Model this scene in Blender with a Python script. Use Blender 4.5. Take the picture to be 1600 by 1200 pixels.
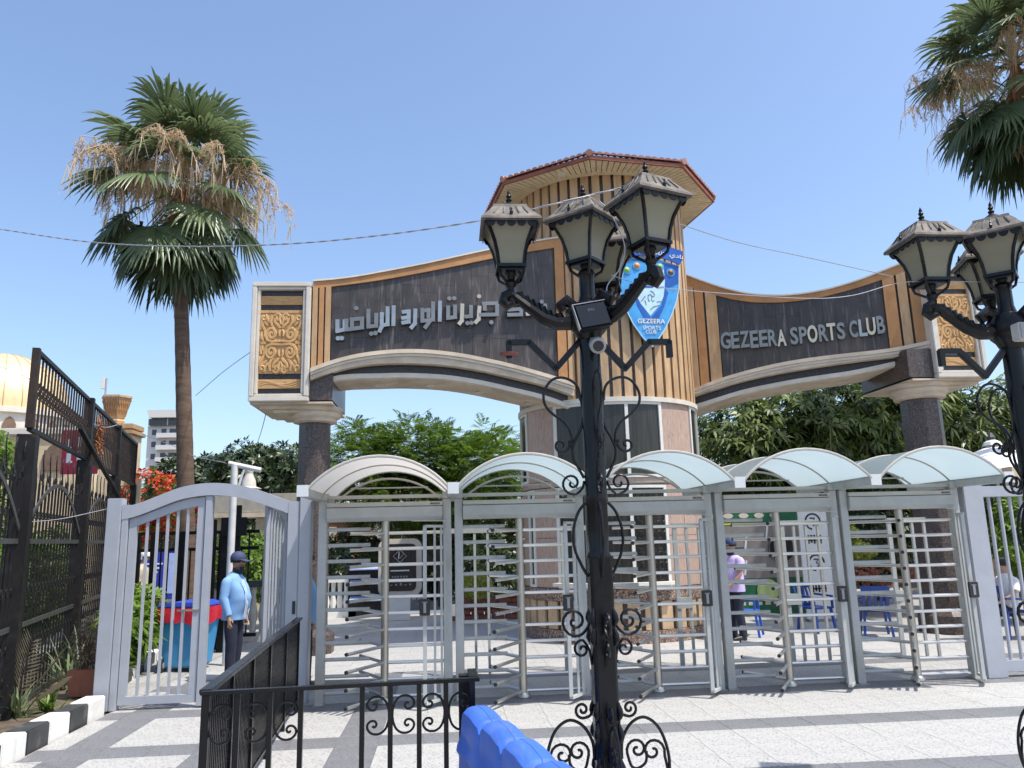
import bpy, bmesh, math, random
import numpy as np
from mathutils import Vector, Matrix
R = math.radians
rng = random.Random(7)
for o in list(bpy.data.objects): bpy.data.objects.remove(o)
sc = bpy.context.scene
col = sc.collection

# ------------------------------------------------------------ camera
CAMZ, FPX = 1.87, 1205.0
PITCH, ROLL, YAW = .195, -.025, .083
_fw = Vector((math.sin(YAW)*math.cos(PITCH), math.cos(YAW)*math.cos(PITCH), math.sin(PITCH)))
_r = Vector((math.cos(YAW), -math.sin(YAW), 0)); _u = _r.cross(_fw)
_r2 = math.cos(ROLL)*_r + math.sin(ROLL)*_u
_u2 = -math.sin(ROLL)*_r + math.cos(ROLL)*_u
cam = bpy.data.cameras.new('camera'); camo = bpy.data.objects.new('camera', cam); col.objects.link(camo)
m = Matrix((( _r2.x, _u2.x, -_fw.x, 0), (_r2.y, _u2.y, -_fw.y, 0), (_r2.z, _u2.z, -_fw.z, CAMZ), (0, 0, 0, 1)))
camo.matrix_world = m
cam.sensor_width = 36; cam.lens = 36*FPX/1600; cam.clip_end = 3000; cam.clip_start = .05
sc.camera = camo
# ------------------------------------------------------------ sky, sun, exposure
SUN = Vector((.40, -.25, 1)).normalized()
w = bpy.data.worlds.new('World'); sc.world = w; w.use_nodes = True
nt = w.node_tree; bg = nt.nodes['Background']
sky = nt.nodes.new('ShaderNodeTexSky'); sky.sky_type = 'NISHITA'; sky.sun_disc = False
sky.sun_elevation = math.asin(SUN.z); sky.sun_rotation = math.atan2(SUN.x, SUN.y)
sky.altitude = 0; sky.air_density = 1.0; sky.dust_density = 2.0; sky.ozone_density = 3.2
nt.links.new(sky.outputs[0], bg.inputs[0]); bg.inputs[1].default_value = .147
sl = bpy.data.lights.new('sun', 'SUN'); slo = bpy.data.objects.new('sun', sl); col.objects.link(slo)
sl.energy = 3.3; sl.angle = R(.5); sl.color = (1, .95, .87)
slo.rotation_euler = (-SUN).to_track_quat('-Z', 'Y').to_euler()
vs = sc.view_settings; vs.view_transform = 'Standard'; vs.look = 'None'; vs.exposure = .80; vs.gamma = 1
vs.use_curve_mapping = False
sc.render.engine = 'CYCLES'

def ray(px, py): return _fw*FPX + _r2*(px-800) - _u2*(py-600)
def at(px, py, Y):
    d = ray(px, py); t = Y/d.y; return Vector((d.x*t, Y, CAMZ+d.z*t))
def gp(px, py, z=0.0):
    d = ray(px, py); t = (z-CAMZ)/d.z; return Vector((d.x*t, d.y*t, z))

# ------------------------------------------------------------ helpers
def tag(o, label=None, cat=None, group=None, kind=None):
    if label: o['label'] = label
    if cat: o['category'] = cat
    if group: o['group'] = group
    if kind: o['kind'] = kind
    return o
def thing(name, label, cat, loc=(0, 0, 0), rz=0.0, group=None):
    o = bpy.data.objects.new(name, None); col.objects.link(o); o.empty_display_size = .1
    o.location = loc; o.rotation_euler = (0, 0, rz)
    return tag(o, label, cat, group)
def place(name, mesh, parent=None, loc=None, rz=None, rot=None):
    o = bpy.data.objects.new(name, mesh); col.objects.link(o)
    if parent: o.parent = parent
    if loc is not None: o.location = loc
    if rz is not None: o.rotation_euler = (0, 0, rz)
    if rot is not None: o.rotation_euler = rot
    return o
def copy_tree(o, parent=None):
    c = o.copy(); col.objects.link(c)
    if parent is not None: c.parent = parent
    for ch in list(o.children): copy_tree(ch, c)
    return c

class MB:
    def __init__(s): s.v = []; s.f = []; s.m = []
    def add(s, vs, fs, mi=0):
        b = len(s.v); s.v += [tuple(x) for x in vs]
        for f in fs: s.f.append(tuple(b+i for i in f)); s.m.append(mi)
        return s
    def hexa(s, p, mi=0):   # 8 points: bottom 4 ccw, top 4
        return s.add(p, [(3,2,1,0),(4,5,6,7),(0,1,5,4),(1,2,6,5),(2,3,7,6),(3,0,4,7)], mi)
    def box(s, x0, x1, y0, y1, z0, z1, mi=0):
        return s.hexa([(x0,y0,z0),(x1,y0,z0),(x1,y1,z0),(x0,y1,z0),(x0,y0,z1),(x1,y0,z1),(x1,y1,z1),(x0,y1,z1)], mi)
    def bar(s, p, q, w, h=None, up=(0,0,1), mi=0):   # rectangular bar from p to q
        p = Vector(p); q = Vector(q); d = (q-p).normalized(); up = Vector(up)
        if abs(d.dot(up)) > .98: up = Vector((0,1,0))
        a = d.cross(up).normalized()*(w/2); b = d.cross(a).normalized()*((h or w)/2)
        pts = [p-a-b, p+a-b, p+a+b, p-a+b, q-a-b, q+a-b, q+a+b, q-a+b]
        return s.add(pts, [(0,1,2,3),(7,6,5,4),(4,5,1,0),(5,6,2,1),(6,7,3,2),(7,4,0,3)], mi)
    def tube(s, pts, r, n=6, cap=True, mi=0, close=False):
        pts = [Vector(p) for p in pts]; N = len(pts)
        rs = r if isinstance(r, (list, tuple)) else [r]*N
        T = []
        for i in range(N):
            a = pts[i-1] if (i > 0 or close) else pts[i]; b = pts[(i+1) % N] if (i < N-1 or close) else pts[i]
            t = (b-a); T.append(t.normalized() if t.length > 1e-9 else Vector((0,0,1)))
        up = Vector((0,0,1)) if abs(T[0].z) < .9 else Vector((0,1,0))
        nrm = (up - T[0]*up.dot(T[0])).normalized(); b0 = len(s.v)
        for i in range(N):
            nrm = (nrm - T[i]*nrm.dot(T[i])); nrm = nrm.normalized() if nrm.length > 1e-6 else T[i].orthogonal().normalized()
            bi = T[i].cross(nrm)
            for k in range(n):
                a = 2*math.pi*k/n
                s.v.append(tuple(pts[i] + (nrm*math.cos(a)+bi*math.sin(a))*rs[i]))
        M = N if close else N-1
        for i in range(M):
            for k in range(n):
                j = (i+1) % N
                s.f.append((b0+i*n+k, b0+i*n+(k+1)%n, b0+j*n+(k+1)%n, b0+j*n+k)); s.m.append(mi)
        if cap and not close:
            s.f.append(tuple(b0+k for k in range(n))[::-1]); s.m.append(mi)
            s.f.append(tuple(b0+(N-1)*n+k for k in range(n))); s.m.append(mi)
        return s
    def lathe(s, prof, n=16, o=(0,0,0), mi=0, ph=0.0, a0=0.0, a1=2*math.pi):
        o = Vector(o); full = abs(a1-a0-2*math.pi) < 1e-6; c = n if full else n+1; b0 = len(s.v)
        for r, z in prof:
            for k in range(c):
                a = ph+a0+(a1-a0)*k/n
                s.v.append((o.x+r*math.cos(a), o.y+r*math.sin(a), o.z+z))
        for i in range(len(prof)-1):
            for k in range(n):
                k2 = (k+1) % c
                s.f.append((b0+i*c+k, b0+i*c+k2, b0+(i+1)*c+k2, b0+(i+1)*c+k)); s.m.append(mi)
        if full:
            if prof[0][0] > 1e-4: s.f.append(tuple(b0+k for k in range(n))[::-1]); s.m.append(mi)
            if prof[-1][0] > 1e-4: s.f.append(tuple(b0+(len(prof)-1)*c+k for k in range(n))); s.m.append(mi)
        return s
    def prism(s, poly, O, U, V, depth, mi=0):   # polygon in plane O+U*a+V*b extruded along U x V by depth
        O, U, V = Vector(O), Vector(U), Vector(V); N = U.cross(V).normalized()*depth; n = len(poly)
        pa = [O+U*a+V*b for a, b in poly]; pb = [p+N for p in pa]
        fs = [tuple(range(n))[::-1], tuple(range(n, 2*n))] + [(i, (i+1)%n, n+(i+1)%n, n+i) for i in range(n)]
        return s.add(pa+pb, fs, mi)
    def strip(s, A, B, mi=0):
        n = len(A); return s.add(list(A)+list(B), [(i, i+1, n+i+1, n+i) for i in range(n-1)], mi)
    def mesh(s, name, mats, smooth=False, bevel=None):
        me = bpy.data.meshes.new(name); me.from_pydata(s.v, [], s.f)
        for mt in (mats if isinstance(mats, (list, tuple)) else [mats]): me.materials.append(mt)
        me.polygons.foreach_set('material_index', s.m)
        if smooth:
            me.polygons.foreach_set('use_smooth', [True]*len(s.f))
        bm = bmesh.new(); bm.from_mesh(me); bmesh.ops.recalc_face_normals(bm, faces=bm.faces)
        if bevel:
            es = [e for e in bm.edges if len(e.link_faces) == 2 and e.calc_face_angle(0) > .6]
            bmesh.ops.bevel(bm, geom=es, offset=bevel, segments=2, affect='EDGES', clamp_overlap=True)
        bm.to_mesh(me); bm.free()
        if smooth:
            try: me.set_sharp_from_angle(angle=R(40))
            except Exception: pass
        me.update(); return me
    def build(s, name, mats, parent=None, smooth=False, bevel=None):
        return place(name, s.mesh(name, mats, smooth, bevel), parent)

def npmesh(name, V, F, mat, tint=None, smooth=False):
    # fast mesh from numpy: V (n,3), F (m,4) quads or (m,3); tint per vertex goes to colour attribute 'tint'
    me = bpy.data.meshes.new(name); V = np.asarray(V, np.float32); F = np.asarray(F, np.int32); k = F.shape[1]
    me.vertices.add(len(V)); me.vertices.foreach_set('co', V.ravel())
    me.loops.add(F.size); me.loops.foreach_set('vertex_index', F.ravel())
    me.polygons.add(len(F)); me.polygons.foreach_set('loop_start', np.arange(0, F.size, k, dtype=np.int32))
    me.update(calc_edges=True)
    if tint is not None:
        a = me.attributes.new('tint', 'FLOAT', 'POINT'); a.data.foreach_set('value', np.asarray(tint, np.float32))
    if smooth: me.polygons.foreach_set('use_smooth', [True]*len(F))
    me.materials.append(mat); return me

# ------------------------------------------------------------ materials
M = {}
def mat(name, base, rough=.6, metal=0.0, var=.08, scale=6.0, bump=0.0, bscale=60.0, base2=None, spec=.5, coat=0.0, coords='Object', stretch=(1,1,1), detail=5.0, rvar=.1, dirt=None):
    mt = bpy.data.materials.new(name); mt.use_nodes = True; n = mt.node_tree.nodes; L = mt.node_tree.links
    b = n['Principled BSDF']; b.inputs['Roughness'].default_value = rough; b.inputs['Metallic'].default_value = metal
    b.inputs['Specular IOR Level'].default_value = spec; b.inputs['Coat Weight'].default_value = coat
    tc = n.new('ShaderNodeTexCoord'); mp = n.new('ShaderNodeMapping'); mp.inputs['Scale'].default_value = stretch
    L.new(tc.outputs[coords], mp.inputs[0])
    no = n.new('ShaderNodeTexNoise'); no.inputs['Scale'].default_value = scale; no.inputs['Detail'].default_value = detail
    no.inputs['Roughness'].default_value = .62
    L.new(mp.outputs[0], no.inputs[0])
    cr = n.new('ShaderNodeValToRGB'); L.new(no.outputs[0], cr.inputs[0])
    c2 = base2 if base2 else tuple(min(1, c*(1+var)) for c in base)
    c1 = base if base2 else tuple(c*(1-var) for c in base)
    cr.color_ramp.elements[0].position = .32; cr.color_ramp.elements[1].position = .68
    cr.color_ramp.elements[0].color = (*c1, 1); cr.color_ramp.elements[1].color = (*c2, 1)
    last = cr.outputs[0]
    if dirt:   # (colour, scale, threshold, strength): patches of dust or staining
        dn = n.new('ShaderNodeTexNoise'); dn.inputs['Scale'].default_value = dirt[1]; dn.inputs['Detail'].default_value = 8
        dm = n.new('ShaderNodeMapping'); dm.inputs['Scale'].default_value = dirt[4] if len(dirt) > 4 else (1,1,1)
        L.new(tc.outputs[coords], dm.inputs[0]); L.new(dm.outputs[0], dn.inputs[0])
        dr = n.new('ShaderNodeMapRange'); dr.inputs[1].default_value = dirt[2]; dr.inputs[2].default_value = dirt[2]+.18; dr.inputs[4].default_value = dirt[3]
        L.new(dn.outputs[0], dr.inputs[0])
        mx = n.new('ShaderNodeMix'); mx.data_type = 'RGBA'; L.new(dr.outputs[0], mx.inputs[0]); L.new(last, mx.inputs[6])
        mx.inputs[7].default_value = (*dirt[0], 1); last = mx.outputs[2]
    L.new(last, b.inputs['Base Color'])
    if rvar:
        rr = n.new('ShaderNodeMapRange'); rr.inputs[3].default_value = max(.03, rough-rvar); rr.inputs[4].default_value = min(1, rough+rvar)
        L.new(no.outputs[0], rr.inputs[0]); L.new(rr.outputs[0], b.inputs['Roughness'])
    if bump:
        bn = n.new('ShaderNodeTexNoise'); bn.inputs['Scale'].default_value = bscale; bn.inputs['Detail'].default_value = 4
        L.new(mp.outputs[0], bn.inputs[0])
        bp = n.new('ShaderNodeBump'); bp.inputs['Strength'].default_value = bump; bp.inputs['Distance'].default_value = .01
        L.new(bn.outputs[0], bp.inputs['Height']); L.new(bp.outputs[0], b.inputs['Normal'])
    M[name] = mt; return mt
def speck(name, base, spots, scale, dens=.35, rough=.6, bump=.1, dirt=None):   # terrazzo / granite: coloured chips in a ground
    mt = mat(name, base, rough, var=.10, scale=1.1, detail=9, bump=bump, bscale=220, rvar=.08, dirt=dirt)
    n = mt.node_tree.nodes; L = mt.node_tree.links; b = n['Principled BSDF']
    src = b.inputs['Base Color'].links[0].from_socket; tc = n['Texture Coordinate']
    for i, (c, th, sc_) in enumerate(spots):
        v = n.new('ShaderNodeTexVoronoi'); v.inputs['Scale'].default_value = scale*sc_; L.new(tc.outputs['Object'], v.inputs[0])
        sp = n.new('ShaderNodeSeparateColor'); L.new(v.outputs['Color'], sp.inputs[0])
        g = n.new('ShaderNodeMath'); g.operation = 'LESS_THAN'; g.inputs[1].default_value = th; L.new(sp.outputs[i % 3], g.inputs[0])
        mx = n.new('ShaderNodeMix'); mx.data_type = 'RGBA'; L.new(g.outputs[0], mx.inputs[0]); L.new(src, mx.inputs[6])
        mx.inputs[7].default_value = (*c, 1); src = mx.outputs[2]
    L.new(src, b.inputs['Base Color']); return mt
def leafmat(name, dark, light, rough=.4, trans=.35, tcol=None):
    mt = bpy.data.materials.new(name); mt.use_nodes = True; n = mt.node_tree.nodes; L = mt.node_tree.links
    b = n['Principled BSDF']; b.inputs['Roughness'].default_value = rough
    at_ = n.new('ShaderNodeAttribute'); at_.attribute_name = 'tint'
    cr = n.new('ShaderNodeValToRGB'); L.new(at_.outputs['Fac'], cr.inputs[0])
    cr.color_ramp.elements[0].color = (*dark, 1); cr.color_ramp.elements[1].color = (*light, 1)
    L.new(cr.outputs[0], b.inputs['Base Color'])
    t = n.new('ShaderNodeBsdfTranslucent')
    if tcol:
        t.inputs[0].default_value = (*tcol, 1)
    else: L.new(cr.outputs[0], t.inputs[0])
    ms = n.new('ShaderNodeMixShader'); ms.inputs[0].default_value = trans
    L.new(b.outputs[0], ms.inputs[1]); L.new(t.outputs[0], ms.inputs[2]); L.new(ms.outputs[0], n['Material Output'].inputs[0])
    M[name] = mt; return mt

speck('terrazzo', (.395,.39,.375), [((.29,.285,.27),.16,1.0), ((.48,.475,.46),.2,1.5), ((.22,.21,.20),.05,.8)], 90, rough=.55, dirt=((.27,.26,.24),.9,.52,.55))
speck('terrazzo_dark', (.172,.174,.182), [((.115,.115,.12),.2,1.0), ((.23,.23,.24),.10,1.5)], 90, rough=.5)
mat('soil', (.10,.075,.05), .95, var=.4, bump=.6, bscale=30)
mat('grey_paint', (.36,.38,.42), .42, var=.05, bump=.05, bscale=25, dirt=((.30,.28,.25),3,.62,.35))
mat('turnstile_grey', (.40,.412,.40), .45, var=.07, bump=.04, bscale=40, dirt=((.27,.24,.19),3.5,.53,.5,(1,1,.5)))
mat('rail_beige', (.44,.42,.38), .5, var=.08)
mat('gutter_sunlit', (.62,.64,.64), .45, var=.04)  # near-white standing in for sunlight on the gutter ends
mat('steel', (.74,.72,.68), .36, metal=1, var=.03, scale=3, rvar=0)
mat('steel_dull', (.50,.47,.42), .34, metal=1, var=.12, scale=9, stretch=(1,1,.2))
mat('rubber', (.02,.02,.02), .6)
mat('black_iron', (.008,.008,.009), .40, var=.25, rvar=.12, spec=.22, dirt=((.07,.06,.05),6,.62,.18))
mat('black_gloss', (.006,.006,.007), .27, var=.2, rvar=.10, spec=.30, dirt=((.06,.055,.05),4,.64,.14))
mat('iron_dusty', (.013,.012,.012), .5, var=.3, spec=.22, dirt=((.07,.06,.05),5,.56,.35))
mat('rust_iron', (.030,.020,.016), .6, var=.4, spec=.25)
mat('brace_grey', (.055,.057,.055), .5, var=.2)
mat('stone_tan', (.45,.29,.155), .62, var=.2, scale=3, stretch=(4,4,.7), bump=.15, bscale=30, dirt=((.34,.19,.075),1.6,.5,.55))
mat('stone_tan2', (.50,.335,.185), .62, var=.2, scale=3, stretch=(4,4,.7), bump=.15, bscale=30, dirt=((.38,.22,.09),2.0,.5,.5))
mat('stone_foot', (.47,.34,.21), .6, var=.2, scale=3, bump=.15, dirt=((.30,.20,.12),2,.5,.5)); mat('stone_carved', (.52,.31,.13), .6, var=.16, scale=5, bump=.15, bscale=50)
mat('stone_orange', (.42,.205,.075), .6, var=.2, scale=4, bump=.1, dirt=((.30,.15,.06),2,.5,.5))
speck('granite_dark', (.030,.027,.028), [((.014,.012,.013),.3,1.0), ((.07,.065,.065),.10,1.6)], 60, rough=.4)
speck('granite_brown', (.075,.055,.048), [((.035,.025,.022),.3,1.0), ((.15,.115,.10),.12,1.6)], 50, rough=.35)
speck('granite_red', (.20,.13,.10), [((.08,.05,.04),.35,1.0), ((.42,.32,.26),.2,1.4)], 35, rough=.4)
mat('cream_stone', (.56,.47,.36), .65, var=.16, scale=3, bump=.15, bscale=40, dirt=((.36,.28,.20),1.4,.52,.6,(1,1,2.5)))
mat('frame_stone', (.62,.57,.49), .6, var=.1, scale=4, bump=.1, dirt=((.40,.34,.27),2,.56,.5))
mat('soffit_cream', (.60,.48,.31), .6, var=.12)
mat('roof_tile', (.46,.22,.17), .7, var=.25, scale=5, bump=.2, dirt=((.56,.38,.32),4,.5,.6))
mat('fascia', (.26,.085,.05), .6, var=.2)
mat('white_frame', (.68,.66,.60), .45, var=.04)
mat('white_paint', (.78,.78,.75), .6, var=.05, bump=.08, dirt=((.5,.45,.38),4,.62,.5))
mat('kerb_black', (.045,.048,.05), .6, var=.3, bump=.1, dirt=((.2,.19,.17),4,.58,.5))
mat('tinted_glass', (.020,.020,.018), .10, scale=3.5, base2=(.055,.050,.042), stretch=(5,5,.25), spec=.35, rvar=.03)  # upright streaks in the base colour imitate reflections in the panes
mat('dark_lattice', (.02,.02,.022), .4)
mat('lamp_roof', (.13,.115,.10), .8, var=.3, scale=14, bump=.3, bscale=60, dirt=((.25,.22,.185),7,.47,.7))
mat('cable', (.45,.46,.48), .4, metal=.6)
mat('cable_dark', (.06,.06,.065), .5)
mat('plastic_blue', (.05,.145,.55), .42, var=.15, scale=5, bump=.08, bscale=35, dirt=((.19,.26,.50),9,.52,.55,(1,.25,1)))
mat('bin_blue', (.04,.25,.50), .4, var=.05, dirt=((.06,.22,.40),3,.55,.5))
mat('bin_lid', (.03,.07,.42), .4, var=.08)
mat('bag_red', (.50,.015,.035), .3, var=.15, bump=.5, bscale=18)
mat('chair_blue', (.02,.10,.50), .35, var=.08)
mat('chair_navy', (.012,.04,.20), .4, var=.08)
mat('banner_blue', (.02,.03,.30), .5, var=.1)
mat('banner_light', (.35,.45,.75), .5, var=.1)
mat('banner_green', (.01,.11,.045), .5, var=.1)
mat('banner_grey', (.23,.20,.18), .5, var=.1)
mat('red_sign', (.36,.015,.04), .5, var=.1)
mat('print_white', (.72,.72,.70), .5, var=.03)
mat('print_black', (.015,.015,.018), .5)
mat('print_dim', (.25,.25,.25), .5)
mat('print_lime', (.45,.55,.20), .5)
mat('print_yellow', (.65,.55,.05), .5)
mat('panel_black', (.018,.013,.015), .25, var=.2)
mat('sign_frame', (.60,.53,.44), .5, var=.06)
mat('terracotta_wall', (.42,.20,.12), .8, var=.12, bump=.15)
mat('beige_wall', (.60,.47,.30), .75, var=.10, scale=2, bump=.1)
mat('pale_wall', (.62,.57,.50), .75, var=.08, scale=2)
mat('grey_beam', (.36,.33,.28), .7, var=.15)
mat('brown_wall', (.17,.11,.075), .8, var=.2)
mat('gold_dome', (.78,.62,.34), .42, metal=.35, var=.08, scale=3)
mat('apartment_wall', (.66,.64,.61), .8, var=.06)
mat('window_dark', (.06,.07,.085), .2, var=.2)
mat('pole_white', (.55,.55,.53), .5, var=.08, dirt=((.35,.32,.28),5,.55,.5)); mat('canvas_white', (.80,.79,.76), .8, var=.03)
mat('bark', (.115,.075,.052), .9, var=.35, scale=3, bump=.7, bscale=14, stretch=(1,1,5))
mat('bark_fibre', (.30,.115,.045), .9, var=.35, scale=8, bump=.6, bscale=30, stretch=(3,3,.6))
mat('bark_grey', (.13,.11,.09), .9, var=.3, bump=.5, bscale=20)
mat('pot', (.30,.11,.06), .7, var=.15)
mat('skin', (.43,.25,.17), .5, var=.06, spec=.4)
mat('skin_light', (.45,.26,.18), .5, var=.06, spec=.4)
mat('shirt_blue', (.20,.37,.63), .8, var=.05, bump=.25, bscale=9)
mat('shirt_stripe', (.66,.70,.74), .8)
mat('shirt_lavender', (.48,.40,.66), .8, var=.05, bump=.25, bscale=9)
mat('shirt_beige', (.50,.42,.31), .8, var=.05, bump=.25, bscale=9)
mat('shirt_white', (.70,.70,.68), .8, var=.05, bump=.25, bscale=9)
mat('navy_cloth', (.012,.016,.036), .85, var=.15, bump=.3, bscale=10)
mat('cap_navy', (.035,.05,.115), .75, var=.1)
mat('hair', (.012,.010,.009), .6)
mat('shoe', (.015,.014,.013), .45)
mat('red_cloth', (.45,.03,.03), .8)
mat('sky_blue_print', (.06,.32,.66), .35, var=.25, scale=3)
mat('shield_blue', (.015,.10,.42), .35, var=.2, scale=3)
mat('shield_pale', (.50,.70,.80), .35, var=.15, scale=4)
mat('ball_orange', (.60,.26,.06), .5); mat('ball_green', (.25,.45,.10), .5); mat('ball_brown', (.16,.10,.07), .5)
mat('ash_tray', (.16,.05,.04), .6, var=.3)
mat('camera_white', (.30,.31,.31), .4)
mat('lens', (.01,.01,.012), .08)
mat('balustrade', (.55,.53,.48), .7, var=.1, dirt=((.35,.32,.28),3,.52,.5))
mat('brick_red', (.28,.10,.07), .8, var=.25)
mat('booth_white', (.72,.71,.67), .6, var=.04)

def mirror_mat(name, c, rough):
    return mat(name, c, rough, metal=1, var=.1, scale=5, bump=.06, bscale=5)
mirror_mat('letter_steel', (.40,.38,.35), .28); mirror_mat('letter_dull', (.27,.25,.225), .34)
# polycarbonate canopy sheet: half diffuse, half translucent
def polycarb(name, c, t, f=.5):
    mt = bpy.data.materials.new(name); mt.use_nodes = True; n = mt.node_tree.nodes; L = mt.node_tree.links
    b = n['Principled BSDF']; b.inputs['Base Color'].default_value = (*c, 1); b.inputs['Roughness'].default_value = .25
    tr = n.new('ShaderNodeBsdfTranslucent'); tr.inputs[0].default_value = (*t, 1)
    no = n.new('ShaderNodeTexNoise'); no.inputs['Scale'].default_value = 2.2; no.inputs['Detail'].default_value = 6
    tc = n.new('ShaderNodeTexCoord'); L.new(tc.outputs['Object'], no.inputs[0])
    cr = n.new('ShaderNodeValToRGB'); L.new(no.outputs[0], cr.inputs[0])
    cr.color_ramp.elements[0].position = .3; cr.color_ramp.elements[1].position = .7
    cr.color_ramp.elements[0].color = (*[x*.95 for x in t], 1); cr.color_ramp.elements[1].color = (*t, 1)
    L.new(cr.outputs[0], tr.inputs[0])
    ms = n.new('ShaderNodeMixShader'); ms.inputs[0].default_value = f
    L.new(b.outputs[0], ms.inputs[1]); L.new(tr.outputs[0], ms.inputs[2]); L.new(ms.outputs[0], n['Material Output'].inputs[0])
    M[name] = mt
polycarb('sheet_blue', (.33,.39,.40), (.375,.47,.50), .55)
polycarb('sheet_white', (.54,.52,.48), (.55,.53,.495), .55)
polycarb('lamp_glass', (.43,.41,.30), (.48,.455,.335), .5)
# ================================================================ GROUND
mb = MB(); mb.box(-600, 600, -60, 900, -.6, -.02); ground = tag(mb.build('ground', M['soil']), kind='structure')
mb = MB(); mb.box(-3.92, 14, -12, 40, -.30, -.006); mb.box(-12, -3.90, 9.95, 40, -.30, -.006)
pavement = tag(mb.build('pavement', speck('terrazzo_bed', (.36,.35,.33), [((.22,.21,.20),.2,1.0)], 90)), kind='structure')
tile_cache = {}
def tile_mesh(wx, wy, dark):
    k = (round(wx, 3), round(wy, 3), dark)
    if k not in tile_cache:
        t = MB(); g = .0013; c = .0015
        x0, x1, y0, y1 = -wx/2+g, wx/2-g, -wy/2+g, wy/2-g
        t.add([(x0,y0,-.02),(x1,y0,-.02),(x1,y1,-.02),(x0,y1,-.02),(x0,y0,-c),(x1,y0,-c),(x1,y1,-c),(x0,y1,-c),
               (x0+c,y0+c,0),(x1-c,y0+c,0),(x1-c,y1-c,0),(x0+c,y1-c,0)],
              [(0,1,5,4),(1,2,6,5),(2,3,7,6),(3,0,4,7),(4,5,9,8),(5,6,10,9),(6,7,11,10),(7,4,8,11),(8,9,10,11)])
        tile_cache[k] = t.mesh('paving_tile', M['terrazzo_dark' if dark else 'terrazzo'])
    return tile_cache[k]
# columns: (x0, x1, dark)
cols = [(-3.90,-3.65,0),(-3.65,-3.25,1),(-3.25,-2.80,0),(-2.80,-2.36,0),(-2.36,-1.96,1),(-1.96,-1.53,0),(-1.53,-1.09,0),(-1.09,-.69,1)]
x = -.69
while x < 8.2: cols.append((x, x+.42, 0)); x += .42
rows = []
y = 7.72 - 1.6*3
while y < 20: rows += [(y, y+.4, 1), (y+.4, y+.8, 0), (y+.8, y+1.2, 0), (y+1.2, y+1.6, 0)]; y += 1.6
far = [MB(), MB()]
ntile = 0
for (y0, y1, dy) in rows:
    for (x0, x1, dx) in cols:
        d = 1 if ((dx or dy) and y0 < 11.5) else 0
        vis = 6.0 < y0 < 9.3 and x0 < 5.6
        cx, cy, dz = (x0+x1)/2, (y0+y1)/2, rng.uniform(-.0008, .0008)
        if vis and ntile < 298:
            o = place('paving_tile', tile_mesh(x1-x0, y1-y0, d), pavement, (cx, cy, dz)); ntile += 1
        else: far[d].box(x0+.002, x1-.002, y0+.002, y1-.002, -.02, dz)
for d in (0, 1):
    tag(far[d].build('far_tiles', M['terrazzo_dark' if d else 'terrazzo'], pavement), kind='stuff')
# paving beyond the gates on the left, behind the leaf
mb = MB()
for iy in range(24):
    for ix in range(14):
        x0 = -9.6+ix*.42; y0 = 10.0+iy*.42
        if x0+.42 > -3.92 or x0 < -4.15-.2*(y0-10)-.1: continue
        mb.box(x0+.002, x0+.418, y0+.002, y0+.418, -.02, rng.uniform(-.001, .001))
tag(mb.build('far_tiles', M['terrazzo'], pavement), kind='stuff')
# kerbs painted black and white
def kerb(name, pts, n, z, first, wd=.22):
    root = tag(thing(name, None, None), kind='structure')
    A, B = Vector(pts[0]), Vector(pts[1]); d = (B-A)/n; nn = Vector((-d.y, d.x)).normalized()*wd
    for i in range(n):
        a, b = A+d*i, A+d*(i+1); e = d.normalized()*.004
        p = [a+e, b-e, b-e+nn, a+e+nn]; zz = z+rng.uniform(-.004, .004)
        mb = MB(); mb.hexa([(q.x, q.y, -.1) for q in p]+[(q.x, q.y, zz) for q in p])
        mb.build('kerb_stone', M['white_paint' if (i+first) % 2 else 'kerb_black'], root, bevel=.012)
    return root
kerb('kerb', [(-3.92, 6.30), (-3.95, 9.70)], 8, .20, 0)
kerb('kerb', [(-4.22, 10.25), (-4.98, 14.5)], 10, .16, 1)
mb = MB(); mb.box(-9, -4.14, 4.5, 9.9, -.1, .12); tag(mb.build('planter_soil', M['soil']), kind='structure')
mb = MB(); mb.hexa([(-9,10,-.1),(-4.4,10,-.1),(-5.2,14.5,-.1),(-9,14.5,-.1),(-9,10,.10),(-4.4,10,.10),(-5.2,14.5,.10),(-9,14.5,.10)])
tag(mb.build('planter_soil', M['soil']), kind='structure')

# ================================================================ TOWER
TC = Vector((3.22, 15.45, 0)); LOS = Vector((3.22, 15.45, 0)).normalized(); TR = 1.75
TRt = Vector((LOS.y, -LOS.x, 0)); TFr = -LOS
def tp(ph, r, z): return TC + (TRt*math.sin(ph)+TFr*math.cos(ph))*r + Vector((0,0,z))
def arc(mb, a0, a1, r0, r1, z0, z1, n=4, mi=0):
    P = []
    for z in (z0, z1):
        for r in (r0, r1):
            P.append([tp(a0+(a1-a0)*i/n, r, z) for i in range(n+1)])
    b = len(mb.v); full = abs(a1-a0) > 6.28
    for row in P: mb.v += [tuple(p) for p in row]
    k = n+1; ix = lambda j, i: b+j*k+i
    for i in range(n):
        for q in ((0,1),(1,3),(3,2),(2,0)):
            mb.f.append((ix(q[0],i), ix(q[0],i+1), ix(q[1],i+1), ix(q[1],i))); mb.m.append(mi)
    if not full:
        for i in (0, n): mb.f.append((ix(0,i), ix(1,i), ix(3,i), ix(2,i))); mb.m.append(mi)
    return mb
tower = thing('gate_tower', 'round stone clad entrance tower with upright tan strips, curved windows and tiled roof', 'tower', TC)
def tpart(mb, name, mt, par=tower, smooth=False):
    o = mb.build(name, mt, par, smooth); o.matrix_parent_inverse = Matrix.Translation(-TC) if par is tower else Matrix()
    return o
def dg(a): return R(a)
BANDZ = 4.27; TOPZ = 8.72
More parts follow.
